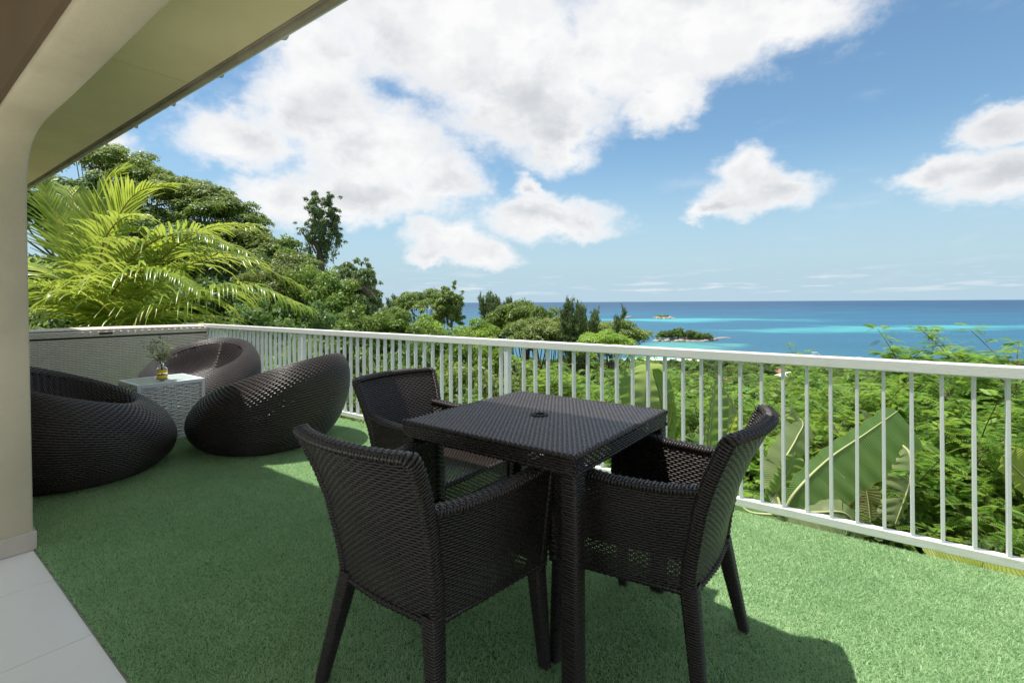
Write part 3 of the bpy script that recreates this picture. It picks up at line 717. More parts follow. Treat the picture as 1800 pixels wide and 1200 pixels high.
# ================================================================== side table, bottle
ST = thing('side_table', 'small white framed side table with glass top and woven cream sides', 'side table', tuple(uv(5.205, 1.639)), ROT)
h_ = .256; Hs = .52; fw = .014
for sx in (-1, 1):
    for sy in (-1, 1):
        box('leg', (sx * h_ - (fw * 2 if sx > 0 else 0), sy * h_ - (fw * 2 if sy > 0 else 0), .002), (sx * h_ + (fw * 2 if sx < 0 else 0), sy * h_ + (fw * 2 if sy < 0 else 0), Hs - .034), M['white_frame'], ST, .002)
bmf = None
for lo, hi in (((-h_, -h_, Hs - .033), (h_, -h_ + .03, Hs)), ((-h_, h_ - .03, Hs - .033), (h_, h_, Hs)), ((-h_, -h_ + .031, Hs - .033), (-h_ + .03, h_ - .031, Hs)), ((h_ - .03, -h_ + .031, Hs - .033), (h_, h_ - .031, Hs))):
    bmf = box_bm(lo, hi, .002, 1, bmf or bmesh.new())
ob('top_frame', bm_me('top_frame', bmf), M['white_frame'], ST)
bmf = None
for lo, hi in (((-h_ + .029, -h_ + .003, .012), (h_ - .029, -h_ + .02, .028)), ((-h_ + .029, h_ - .02, .012), (h_ - .029, h_ - .003, .028)), ((-h_ + .003, -h_ + .029, .012), (-h_ + .02, h_ - .029, .028)), ((h_ - .02, -h_ + .029, .012), (h_ - .003, h_ - .029, .028))):
    bmf = box_bm(lo, hi, .001, 1, bmf or bmesh.new())
ob('bottom_rail', bm_me('bottom_rail', bmf), M['white_frame'], ST)
box('glass_top', (-h_ + .031, -h_ + .031, Hs - .012), (h_ - .031, h_ - .031, Hs - .001), M['frost'], ST)
for q in range(4):
    c_, s_ = math.cos(q * math.pi / 2), math.sin(q * math.pi / 2); Rm = np.array([[c_, -s_, 0], [s_, c_, 0], [0, 0, 1]])
    zz = np.arange(.036, Hs - .036, .0168); xx = np.linspace(-h_ + .026, h_ - .026, 9); Z, X = np.meshgrid(zz, xx, indexing='ij')
    Z = Z + rng.normal(0, .0012, Z.shape)
    d1 = merge([weave(np.stack([X, h_ - .014 + 0 * X, Z], -1) @ Rm.T, wr=1.0, amp=.005, th=.006, stakes=False)])
    sub = [d1] + [tube([Rm @ [x_, h_ - .014, .02], Rm @ [x_, h_ - .014, Hs - .03]], .0035, 5) for x_ in xx[1:-1]]
    wob('woven_side', sub, M['white_weave'], ST)
kn = bmesh.new(); bmesh.ops.create_cone(kn, cap_ends=True, segments=16, radius1=.008, radius2=.007, depth=.004, matrix=Matrix.Translation((-h_ - .0015, -h_ + .075, Hs - .017)) @ Matrix.Rotation(R(90), 4, 'Y'))
kn2 = bmesh.new(); bmesh.ops.create_cone(kn2, cap_ends=True, segments=16, radius1=.008, radius2=.007, depth=.004, matrix=Matrix.Translation((.09, -h_ - .0015, Hs - .017)) @ Matrix.Rotation(R(90), 4, 'X'))
ob('screw_cap', bm_me('screw_cap', kn2), M['black'], ST); kn.free()
def lathe(pr, k=28):
    pr = np.asarray(pr, float); a = np.linspace(0, 2 * np.pi, k, endpoint=False)
    V = np.stack([pr[:, 0][:, None] * np.cos(a), pr[:, 0][:, None] * np.sin(a), pr[:, 1][:, None] + 0 * a], -1); n = len(pr)
    i, j = np.meshgrid(np.arange(n - 1), np.arange(k), indexing='ij'); j2 = (j + 1) % k
    return V.reshape(-1, 3), np.stack([i * k + j, i * k + j2, (i + 1) * k + j2, (i + 1) * k + j], -1).reshape(-1, 4)
BV = thing('glass_bottle', 'round clear glass bottle with amber bands on the side table', 'bottle', tuple(uv(5.125, 1.615, Hs + .0005)), ROT)
op = [(.0, .001), (.036, .001), (.041, .006), (.042, .09), (.040, .104), (.030, .116), (.017, .122), (.015, .150), (.018, .156), (.018, .160), (.014, .160), (.013, .124), (.026, .112), (.037, .102), (.039, .09), (.038, .008), (0, .006)]
ob('glass', mesh_np('glass', *lathe(op), smooth=True), M['glass'], BV)
for z0, z1 in ((.018, .048), (.066, .094)):
    wob('amber_band', [lathe([(.0395, z0), (.0424, z0), (.0424, z1), (.0395, z1)])], M['amber'], BV)
# sprig in the bottle
SP = thing('leafy_sprig', 'thin green leafy sprig standing in the glass bottle', 'plant', tuple(uv(5.125, 1.615, Hs + .01)), ROT)
M['sprig'] = leaf_mat('sprig_leaf', (.06, .12, .02), (.14, .20, .035), (.28, .33, .07), .35, 8, .45, .4, 0, 60)
def leaf_quads(c, a, n, L, W):
    """rhombic leaf blades: c base point, a axis, n normal, L length, W width -> V,F (2 faces each, lightly folded)"""
    a = a / (np.linalg.norm(a, axis=1)[:, None] + 1e-9); b = np.cross(n, a); b /= np.linalg.norm(b, axis=1)[:, None] + 1e-9
    L = np.broadcast_to(L, (len(c),))[:, None]; W = np.broadcast_to(W, (len(c),))[:, None]
    V = np.stack([c, c + a * L * .45 + b * W * .5, c + a * L, c + a * L * .45 - b * W * .5], 1).reshape(-1, 3)
    return V, np.arange(len(c) * 4).reshape(-1, 4)
st_parts, lf = [], []
r2 = np.random.default_rng(3)
for (dx_, dy_, hz) in ((.01, .0, .36), (-.06, -.03, .33), (-.13, -.05, .27), (.03, .03, .30)):
    pth = catmull([(0, 0, .0), (dx_ * .15, dy_ * .15, .15), (dx_ * .6, dy_ * .6, hz * .65), (dx_, dy_, hz)], 16); st_parts.append(tube(pth, np.linspace(.0022, .0008, 16), 5))
    for i in range(7, 16):
        for s_ in range(2):
            e = pth[i] + np.array([r2.normal(0, .045), r2.normal(0, .045), r2.normal(.01, .02)]); tw = resample([pth[i], e], n=6); st_parts.append(tube(tw, .0006, 3))
            for q in range(1, 6):
                for z_ in (-1, 1): lf.append((tw[q], np.array([r2.normal(), r2.normal(), r2.normal() * .4 + .1]), np.array([r2.normal() * .5, r2.normal() * .5, 1])))
ob('stem', mesh_np('stem', *merge(st_parts)), M['bark'], SP)
c_, a_, n_ = (np.array([q[i] for q in lf]) for i in range(3))
ob('leaves', mesh_np('leaves', *leaf_quads(c_, a_, n_, r2.uniform(.014, .026, len(c_)), .008)), M['sprig'], SP)

# ================================================================== storage bench
BN = thing('storage_bench', 'long grey beige woven storage box with a flat lid against the railing end', 'storage box', tuple(uv(7.62, 2.955)), ROT)
# local x: +x towards the camera side (u decreases), local y = v (box runs to -y)
Lb, Db, Zs, Zt = 2.29, .72, .805, .888
def bench_part(name, z0, z1, xo, parent):
    parts = []
    zz = np.arange(z0 + .010, z1 - .006, .021)
    for (p_, q_) in (((xo, -Lb), (xo, .0)), ((xo, 0.), (-Db, 0.)), ((-Db, -Lb), (xo, -Lb))):
        n_ = int(np.hypot(q_[0] - p_[0], q_[1] - p_[1]) / .036); tt = np.linspace(0, 1, n_)
        Z, T_ = np.meshgrid(zz, tt, indexing='ij'); parts.append(weave(np.stack([lerp(p_[0], q_[0], T_), lerp(p_[1], q_[1], T_), Z], -1), wr=.86, amp=.0042, th=.005))
    return wob(name, parts, M['bench'], parent)
bench_part('body', .03, Zs - .006, 0, BN)
box('inner_box', (-Db + .01, -Lb + .01, .02), (-.008, -.01, Zs - .012), M['bench_dark2'], BN)
lid = bench_part('lid', Zs + .004, Zt - .004, .012, BN)
xs = np.arange(-Db, .010, .0115); ys = np.linspace(-Lb, 0, 76); X, Y = np.meshgrid(xs, ys, indexing='ij')
wob('lid_top', [weave(np.stack([X, Y, Zt + .016 * np.cos((X + Db / 2) / Db * 2.6) - .008 + .010 * np.cos((Y + Lb / 2) / Lb * 3)], -1), wr=.95)], M['bench'], BN)
box('lid_core', (-Db + .012, -Lb + .012, Zs + .008), (.000, -.012, Zt - .010), M['bench'], BN)
box('seam', (-Db + .006, -Lb + .006, Zs - .010), (-.004, -.006, Zs + .006), M['bench_dark'], BN)
box('handle_slot', (.011, -1.145 - .065, Zs + .028), (.0225, -1.145 + .065, Zs + .052), M['bench_dark'], BN, .002)
#@@SPLIT
# ================================================================== vegetation builders
def px(x, y, Y):
    """a point at depth Y that the photograph shows at pixel x, y (used only to read off real positions)"""
    dx_, dy_ = x - 900, y - HY
    X_ = cr * dx_ - sr * dy_; Yy = sr * dx_ + cr * dy_
    return np.array([X_ / F * Y, Y, H - Yy / F * Y])
def unit(v): return v / (np.linalg.norm(v, axis=-1)[..., None] + 1e-9)
def clumps_to_leaves(cl, n, L, W, r, up=.35, rad_noise=.22, droop=0.):
    """cl: (m,6) centre + radii. leaves scattered through the outer half of every clump"""
    cl = np.asarray(cl, float); w_ = (cl[:, 3] * cl[:, 4] + cl[:, 3] * cl[:, 5]); w_ /= w_.sum()
    k = r.choice(len(cl), n, p=w_); d_ = unit(r.normal(size=(n, 3))); d_[:, 2] = np.where((d_[:, 2] < -.25) & (r.random(n) < .75), -d_[:, 2], d_[:, 2])
    rr = 1 - np.abs(r.normal(0, rad_noise, n)) + r.normal(0, .06, n)
    c = cl[k, :3] + d_ * cl[k, 3:] * rr[:, None]
    nn = unit(d_ + r.normal(0, .55, (n, 3)) + [0, 0, up]); a = unit(np.cross(nn, r.normal(size=(n, 3)))); a[:, 2] -= droop; a = unit(a)
    return leaf_quads(c, a, nn, L * r.uniform(.6, 1.3, n), W * r.uniform(.7, 1.25, n))
def broad_crown(seed, n=9000, m=46, L=.075, W=.045, flat=1., low=-.35):
    r = np.random.default_rng(seed); cl = []
    for i in range(m):
        d_ = unit(r.normal(size=3)); d_[2] = abs(d_[2]) * 1.1 + low * r.random(); q = r.uniform(.35, .82)
        rad = r.uniform(.16, .32); cl.append([*(d_ * q * [1, 1, flat]), rad, rad, rad * r.uniform(.55, .85)])
    V, Fq = clumps_to_leaves(cl, n, L, W, r); 
    return V, Fq, np.array(cl)
def limb_set(cl, base, r, every=3, r0=.05, trunk_top=None):
    parts = []; tt = np.array(trunk_top if trunk_top is not None else [0, 0, -.15])
    parts.append(tube(catmull([base, (np.array(base) + tt) / 2 + r.normal(0, .03, 3), tt], 9), np.linspace(r0 * 1.3, r0 * .7, 9), 7))
    for c in cl[::every]:
        e = np.array(c[:3]); s = np.array(base) + (tt - base) * r.uniform(.6, 1.); mid = (s + e) / 2 + [0, 0, -.06]
        parts.append(tube(catmull([s, mid, e], 7), np.linspace(r0 * .5, r0 * .12, 7), 5))
    return merge(parts)
CR = {}
for i, (mk, m_) in enumerate((('leafA', 52), ('leafB', 46), ('leafC', 40), ('leafA', 38), ('leafO', 48), ('leafB', 60))):
    V, Fq, cl = broad_crown(100 + i, 8500, m_, .085 if i % 2 else .07, .05, 1.0)
    CR['broad%d' % i] = (mesh_np('crown', V, Fq), cl, mk)
for i in range(3):          # umbrella crowns: thin flat layers of fine leaf
    r = np.random.default_rng(200 + i); cl = []
    for q in range(44):
        a = r.uniform(0, 2 * np.pi); q_ = math.sqrt(r.random()) * .85; rad = r.uniform(.12, .26)
        cl.append([q_ * math.cos(a), q_ * math.sin(a), (1 - q_ ** 2) * .30 + r.normal(0, .06) - .05, rad, rad, .085])
    V, Fq = clumps_to_leaves(cl, 13000, .055, .030, r, up=1.2)
    CR['flat%d' % i] = (mesh_np('crown', V, Fq), np.array(cl), ('leafA', 'leafO', 'leafC')[i])
for i in range(2):          # casuarina: upright wisps of needles
    r = np.random.default_rng(300 + i); n = 420; cs, as_, ns = [], [], []
    lead = [np.array([r.normal(0, .33), r.normal(0, .33), r.uniform(.45, 1.)]) for _ in range(7)]
    for q in range(n):
        h_ = r.random() ** .8; a = r.uniform(0, 2 * np.pi); wd = .26 * (1 - h_) ** .6 + .05; lean_ = r.uniform(.4, 1.); ld = lead[q % 7]
        s = np.array([ld[0] * h_ ** .8, ld[1] * h_ ** .8, -1 + h_ * (ld[2] + 1)]); e = s + [math.cos(a) * wd * lean_, math.sin(a) * wd * lean_, .26 * r.uniform(.3, 1.2)]
        k = 40; t_ = r.uniform(.15, 1.05, k)[:, None]; c = s + (e - s) * t_ + r.normal(0, .018, (k, 3))
        ax = unit(unit(e - s) + r.normal(0, .35, (k, 3)) + [0, 0, .1]); cs.append(c); as_.append(ax); ns.append(unit(r.normal(size=(k, 3))))
    c, a, nn = map(np.vstack, (cs, as_, ns))
    CR['needle%d' % i] = (mesh_np('crown', *leaf_quads(c, a, nn, r.uniform(.07, .13, len(c)), .017)), np.array([[0, 0, z, .1, .1, .1] for z in np.linspace(-.6, .7, 8)]), 'needle')
TRK = {}
def trunk_mesh(key, cl, tall):
    k = (key, round(tall, 1))
    if k not in TRK:
        r = np.random.default_rng(len(TRK) + 5)
        TRK[k] = mesh_np('trunk', *limb_set(cl, [0, 0, -1 - tall], r, 3 if not key.startswith('flat') else 2, .045, [0, 0, -.25 if not key.startswith('needle') else .8]), smooth=True)
    return TRK[k]
def tree(label, cat, key, x, y_top, Y, rx, hgt, group=None, rot=None, m=None, name='tree', yy=None):
    """crown top is seen at x,y_top from depth Y; rx crown radius in m; hgt crown height in m"""
    me, cl, mk = CR[key]
    top = px(x, y_top, Y); gz = float(ground_z(top[0], Y)) - .3
    half = hgt / 2; ext = 1.0 if not key.startswith('flat') else .32; lo = 0.0
    cz = top[2] - half * (.97 if not key.startswith('flat') else .6)
    t = thing(name, label, cat, (top[0], Y, gz), 0, group); rot = random.uniform(0, 6.28) if rot is None else rot
    c = ob('crown', me, None, t, (0, 0, cz - gz)); c.scale = (rx, ry_ := rx * random.uniform(.85, 1.15), half / (1. if not key.startswith('flat') else .35)); c.rotation_euler = (0, 0, rot)
    if not c.data.materials: c.data.materials.append(M[mk])
    if m: c.material_slots[0].link = 'OBJECT'; c.material_slots[0].material = M[m]
    tall = max(.0, (cz - half - gz) / half)
    tr = ob('trunk', trunk_mesh(key, cl, min(tall, 6)), M['bark'], t, (0, 0, cz - gz)); tr.scale = c.scale; tr.rotation_euler = (0, 0, rot)
    return t

# ================================================================== left hillside wood
GH = 'broad leaved trees on the wooded hillside'
def near_words(x, y):
    return 'behind the coconut palm' if x < 330 else 'between the palm and the vine covered tree' if x < 520 else 'under the vine covered tree' if x < 600 else 'just right of the smaller vine hung tree'
hill = [  # key, x, y_top, depth, radius, height, label
 ('flat1', 190, 276, 46, 5.5, 4.2, 'olive umbrella crowned tree, highest on the skyline above the palm'),
 ('flat0', 262, 312, 44, 4.5, 3.6, 'spreading flat crowned tree on the skyline just right of the highest one'),
 ('flat1', 330, 335, 42, 4.6, 3.8, 'olive flat crowned tree at the middle of the sloping skyline'),
 ('flat0', 385, 362, 40, 4.0, 3.4, 'flat crowned tree at the right end of the high skyline, above the palm tips'),
 ('broad5', 110, 300, 40, 5.0, 8, 'dark dense tree at the roof edge behind the palm'),
 ('broad1', 235, 355, 36, 4.5, 8, 'dark green tree under the umbrella crowns behind the palm'),
 ('broad5', 320, 385, 35, 4.2, 7, 'dark tree filling the slope above the palm fronds'),
 ('broad4', 445, 392, 38, 3.4, 5.5, 'olive leaved tree left of the tall vine covered tree'),
 ('broad3', 500, 412, 37, 3.0, 5.5, 'mid green round tree beside the foot of the tall vine covered tree'),
 ('broad1', 410, 425, 30, 3.2, 6.5, 'dark tree with pale stems right of the palm crown'),
 ('broad4', 470, 450, 28, 2.6, 6, 'olive green tree in front of the dark one, left of the vine covered tree'),
 ('broad0', 540, 448, 29, 2.4, 5.5, 'mid green leafy tree directly below the tall vine covered tree'),
 ('broad3', 585, 470, 27, 2.2, 5.0, 'light green bushy tree left of the smaller vine hung tree'),
 ('broad1', 545, 505, 22, 2.0, 5.0, 'dark bushy tree above the railing under the vine covered tree'),
 ('broad0', 620, 520, 24, 2.0, 5.0, 'green bushy tree behind the stems of the smaller vine hung tree'),
 ('broad5', 455, 520, 20, 2.4, 5.5, 'dark tree behind the tip of the drooping palm frond'),
 ('broad1', 360, 470, 22, 2.8, 6.0, 'dark shrubby tree right behind the palm fronds'),
 ('broad5', 200, 430, 20, 3.2, 7.0, 'dark tree straight behind the crown of the palm'),
 ('broad1', 80, 400, 19, 3.2, 7.0, 'dark tree behind the palm beside the pillar'),
 ('broad3', 600, 560, 15, 1.5, 4.0, 'green bush seen through the railing below the vine hung tree'),
 ('broad0', 520, 575, 13, 1.4, 3.6, 'low green bush behind the railing post left of the chair'),
 ('broad3', 165, 330, 43, 4.2, 7, 'mid green tree filling the gap below the highest umbrella crown'),
 ('broad0', 225, 335, 42, 3.8, 7, 'leafy tree tucked under the two highest umbrella crowns'),
 ('broad1', 290, 352, 41, 4.0, 7, 'dark leafy tree under the middle of the sloping skyline'),
 ('broad0', 350, 368, 39, 3.8, 6.5, 'mid green tree under the right half of the sloping skyline'),
 ('broad3', 400, 388, 38, 3.4, 6, 'light green tree closing the skyline right of the umbrella crowns'),
 ('broad4', 425, 380, 41, 3.0, 5, 'olive domed tree where the skyline drops towards the vine covered tree'),
 ('broad0', 610, 488, 30, 2.0, 5.0, 'green rounded tree on the falling skyline behind the smaller vine hung tree'),
 ('broad1', 375, 420, 34, 3.4, 6.5, 'dark green tree halfway down the slope right of the palm'),
 ('broad4', 515, 430, 33, 2.6, 5.5, 'olive tree crowding the trunk of the tall vine covered tree'),
]
for k, x, yt, Y, rx, hg, lb in hill: tree(lb, 'tree', k, x, yt, Y, rx, hg, GH)
# vine covered trees
def vine_tree(label, pts, Y, leaf, seed, strands):
    r = np.random.default_rng(seed); P0 = px(pts[0][0], pts[0][1], Y); gz = float(ground_z(P0[0], Y)) - .5
    t = thing('vine_covered_tree', label, 'tree', (P0[0], Y, gz)); o_ = np.array([P0[0], Y, gz]); s_ = Y / F
    cl = []
    for (x, y, rx, ry) in pts[1:]:
        c = px(x, y, Y) - o_; cl.append([c[0], c[1] + r.normal(0, .4), c[2], rx * s_, rx * s_, ry * s_])
    ex = []
    for c in cl:
        for _ in range(7): ex.append([c[0] + r.normal(0, .85) * c[3], c[1] + r.normal(0, 1.) * c[3], c[2] + r.normal(0, 1.1) * c[5], c[3] * .35, c[3] * .35, c[5] * r.uniform(.25, .7)])
    cl2 = [[*c[:3], c[3] * .75, c[4] * .75, c[5] * .8] for c in cl] + ex
    V, Fq = clumps_to_leaves(cl2, 17000, .22, .07, r, rad_noise=.33, droop=.9)
    dr = []
    for (x, y, ln) in strands:
        a = px(x, y, Y) - o_; k = 90; tt = r.random(k); c = a + np.stack([r.normal(0, .10, k), r.normal(0, .1, k), -tt * ln * s_], 1)
        dr.append(leaf_quads(c, unit(np.stack([r.normal(0, .3, k), r.normal(0, .3, k), -np.ones(k)], 1)), unit(r.normal(size=(k, 3))), .28, .07))
    ob('crown', mesh_np('crown', *merge([(V, Fq)] + dr)), M['needle'], t)
    tr = [tube(catmull([(0, 0, 0), (.2, 0, (P0[2] - gz) * .5), *[np.array(c[:3]) for c in cl[-1:0:-4]]], 24), np.linspace(.35, .08, 24), 7)]
    for c in cl[::3]: tr.append(tube(catmull([np.array([c[0] * .6, 0, c[2] - 1.2]), np.array(c[:3]) - [0, 0, .3], np.array(c[:3])], 5), np.linspace(.09, .03, 5), 5))
    ob('trunk', mesh_np('trunk', *merge(tr), smooth=True), M['bark'], t)
vine_tree('tall dark tree wrapped in hanging vines, standing alone against the clouds', [(566, 450), (556, 350, 10, 8), (580, 345, 8, 6), (572, 358, 14, 10), (562, 375, 14, 14), (552, 368, 10, 9),
  (568, 392, 13, 14), (590, 380, 8, 6), (582, 376, 9, 8), (548, 398, 12, 12), (566, 410, 16, 16), (580, 402, 12, 20), (592, 412, 9, 7), (548, 420, 12, 10), (560, 432, 12, 16), (572, 438, 9, 12), (538, 405, 7, 5), (562, 452, 10, 12)], 40, None, 31,
  [(553, 360, 40), (540, 400, 30), (583, 415, 45), (590, 405, 40), (573, 440, 50), (545, 425, 35), (596, 412, 20)])
vine_tree('smaller vine hung tree with three ragged tops, right of the tall one', [(633, 560), (606, 465, 12, 9), (598, 470, 8, 6), (616, 480, 9, 8), (636, 480, 7, 10), (640, 492, 11, 10), (652, 478, 9, 6), (646, 500, 10, 14), (633, 508, 14, 18), (626, 530, 12, 18),
  (642, 535, 14, 20), (655, 520, 8, 6), (660, 512, 5, 7), (650, 555, 14, 16), (620, 555, 14, 16), (612, 500, 8, 10)], 28, None, 32, [(615, 480, 40), (652, 500, 40), (640, 510, 50), (600, 470, 18), (660, 515, 18)])

# ================================================================== middle distance trees above the railing
GM = 'trees on the slope beyond the railing'
mid = [
 ('broad0', 672, 528, 26, 1.9, 4.5, None, 'bushy green tree right beside the smaller vine hung tree'),
 ('broad3', 705, 540, 25, 1.8, 4.0, None, 'pale green bushy tree, second right of the vine hung tree'),
 ('broad2', 745, 545, 30, 1.8, 4.0, None, 'bright green tree in front of the far headland'),
 ('flat0', 745, 522, 60, 4.2, 4.0, None, 'small flat topped tree against the headland'),
 ('broad0', 775, 560, 22, 1.7, 3.6, None, 'leafy tree beneath the reddish vine draped tree'),
 ('broad3', 815, 585, 19, 1.3, 3.0, None, 'low green tree between the reddish tree and the casuarina'),
 ('broad2', 845, 552, 24, 1.5, 3.2, None, 'bright large leaved tree below the first casuarina'),
 ('broad2', 870, 585, 20, 1.1, 2.6, None, 'bright green bush peeping over the rail below the casuarina'),
 ('flat0', 925, 552, 45, 4.0, 5.0, None, 'flat layered tree between the two casuarinas'),
 ('flat1', 960, 575, 40, 3.6, 4.0, None, 'olive flat crowned tree at the foot of the larger casuarina'),
 ('flat1', 1075, 577, 42, 3.2, 3.4, None, 'olive domed tree right of the larger casuarina'),
 ('flat2', 1060, 598, 26, 1.8, 2.0, None, 'yellow green feathery tree just over the rail right of the casuarina'),
 ('broad5', 700, 600, 17, 1.7, 4.5, None, 'dark tree behind the balusters near the chair back'),
 ('broad0', 760, 610, 15, 1.4, 4.0, None, 'mid green bush behind the balusters above the rear chair'),
 ('broad4', 830, 615, 14, 1.4, 4.0, None, 'olive bush behind the railing post'),
 ('broad1', 790, 650, 11, 1.2, 3.6, None, 'dark bush low behind the balusters beside the rear chair'),
 ('broad0', 640, 640, 11, 1.1, 3.0, None, 'green bush behind the balusters right of the side-on lounger'),
 ('broad4', 880, 630, 10, 1.2, 3.4, None, 'olive leaved bush just right of the railing post'),
]
for k, x, yt, Y, rx, hg, m_, lb in mid: tree(lb, 'tree', k, x, yt, Y, rx, hg, GM, m=m_)
vine_tree('reddish green tree draped with a hanging creeper, above the railing', [(790, 580), (790, 518, 9, 6), (778, 528, 10, 8), (770, 538, 10, 8), (785, 540, 14, 12), (800, 520, 6, 7), (806, 530, 4, 8), (795, 550, 12, 10), (776, 552, 14, 12), (800, 560, 10, 6), (764, 560, 12, 8)], 34, None, 33, [(807, 522, 38), (803, 540, 20)])
bpy.data.objects['vine_covered_tree.002'].children[0].material_slots[0].link = 'OBJECT'
bpy.data.objects['vine_covered_tree.002'].children[0].material_slots[0].material = M['leafO']
GC = 'casuarinas by the shore'
tree('slender grey green casuarina, the left of the two above the rail', 'tree', 'needle0', 862, 519, 55, 3.0, 6.0, GC, 0, name='casuarina')
tree('leaning second stem of the left casuarina', 'tree', 'needle1', 878, 522, 57, 2.6, 5.6, GC, 1, name='casuarina')
tree('broad twin casuarina, taller left half, against the turquoise sea', 'tree', 'needle0', 1001, 533, 37, 2.7, 6.2, GC, 2, name='casuarina')
tree('shorter right half of the twin casuarina', 'tree', 'needle1', 1030, 546, 38, 2.5, 5.4, GC, 3, name='casuarina')
tree('narrow casuarina top sticking out left of the headland', 'tree', 'needle1', 700, 520, 70, 3.0, 5.0, GC, 1, name='casuarina')

# ================================================================== feathery shrubs behind the railing
def frond_pts(base, axis, side, L, r, npair=10, pl=.066, pw=.017):
    """bipinnate leaf: pinnae along both sides of the rachis"""
    t = np.linspace(.22, 1, npair); s = []
    c = base + axis * (L * t)[:, None] + np.array([0, 0, -1]) * (L * .28 * t ** 2)[:, None]
    ll = pl * (1.1 - .45 * np.abs(t - .5) * 2)
    for sg in (-1, 1):
        a = unit(side * sg + axis * .45 + np.array([0, 0, -.12])); s.append((c, np.repeat(a[None], npair, 0), ll))
    return s
def shrub_mesh(seed, nst=7, fr=520, h_=3.2, spread=1.2):
    r = np.random.default_rng(seed); stems, tips = [], []
    for i in range(nst):
        a = 2 * np.pi * i / nst + r.normal(0, .4); rad = spread * r.uniform(.25, 1.)
        top = np.array([math.cos(a) * rad, math.sin(a) * rad, h_ * r.uniform(.78, 1.)])
        pth = catmull([(0, 0, 0), top * [.25, .25, .45], top * [.7, .7, .8], top], 14); stems.append(tube(pth, np.linspace(.030, .008, 14), 6))
        for q in range(4, 14):
            for z in range(2 if q < 12 else 3):
                b_ = r.uniform(0, 2 * np.pi); e = pth[q] + np.array([math.cos(b_), math.sin(b_), r.uniform(.25, .9)]) * r.uniform(.25, .6)
                tw = resample([pth[q], (pth[q] + e) / 2 + [0, 0, .03], e], n=5); stems.append(tube(tw, np.linspace(.007, .003, 5), 4)); tips += [tw[2], tw[3], tw[4], tw[4]]
    tips = np.array(tips); C_, A_, N_, L_ = [], [], [], []
    idx = r.integers(0, len(tips), fr)
    for i in idx:
        b_ = r.uniform(0, 2 * np.pi); ax = unit(np.array([math.cos(b_), math.sin(b_), r.uniform(-.15, .55)])); sd_ = unit(np.cross(ax, [0, 0, 1.]) + r.normal(0, .15, 3))
        for c, a, ll in frond_pts(tips[i] + r.normal(0, .02, 3), ax, sd_, r.uniform(.13, .24), r):
            C_.append(c); A_.append(a); L_.append(ll * r.uniform(.8, 1.2)); N_.append(np.repeat(unit(np.cross(ax, sd_) * -1 + r.normal(0, .25, 3))[None], len(c), 0))
    C_, A_, N_, L_ = map(np.concatenate, (C_, A_, N_, L_)); N_ = np.where(N_[:, 2:] < 0, -N_, N_)
    return mesh_np('crown', *leaf_quads(C_, A_, N_, L_, .0145)), mesh_np('stems', *merge(stems), smooth=True)
SHR = [shrub_mesh(400 + i, 7 + i % 3, (2500, 2300, 2800, 2500)[i], (3.2, 2.8, 3.6, 3.0)[i], (1.2, 1.3, 1.0, 1.5)[i]) for i in range(4)]
GS = 'feathery leaved shrubs beyond the railing'
def shrub(x, y_top, Y, kind, scale, label, sz=None):
    top = px(x, y_top, Y); gz = float(ground_z(top[0], Y)); h0 = (3.2, 2.8, 3.6, 3.0)[kind]
    hh = top[2] - gz; s2 = hh / (h0 + .35)
    if s2 > scale * 1.5: gz = top[2] - (h0 + .35) * scale * 1.35; s2 = scale * 1.35
    t = thing('feathery_shrub', label, 'shrub', (top[0], Y, gz), random.uniform(0, 6.28), GS)
    cr_, st_ = SHR[kind]
    c = ob('crown', cr_, M['pinnate'], t); s = ob('stems', st_, M['bark'], t)
    for o in (c, s): o.scale = (scale, scale, s2)
    if s2 > scale * 1.2: pass
    return t
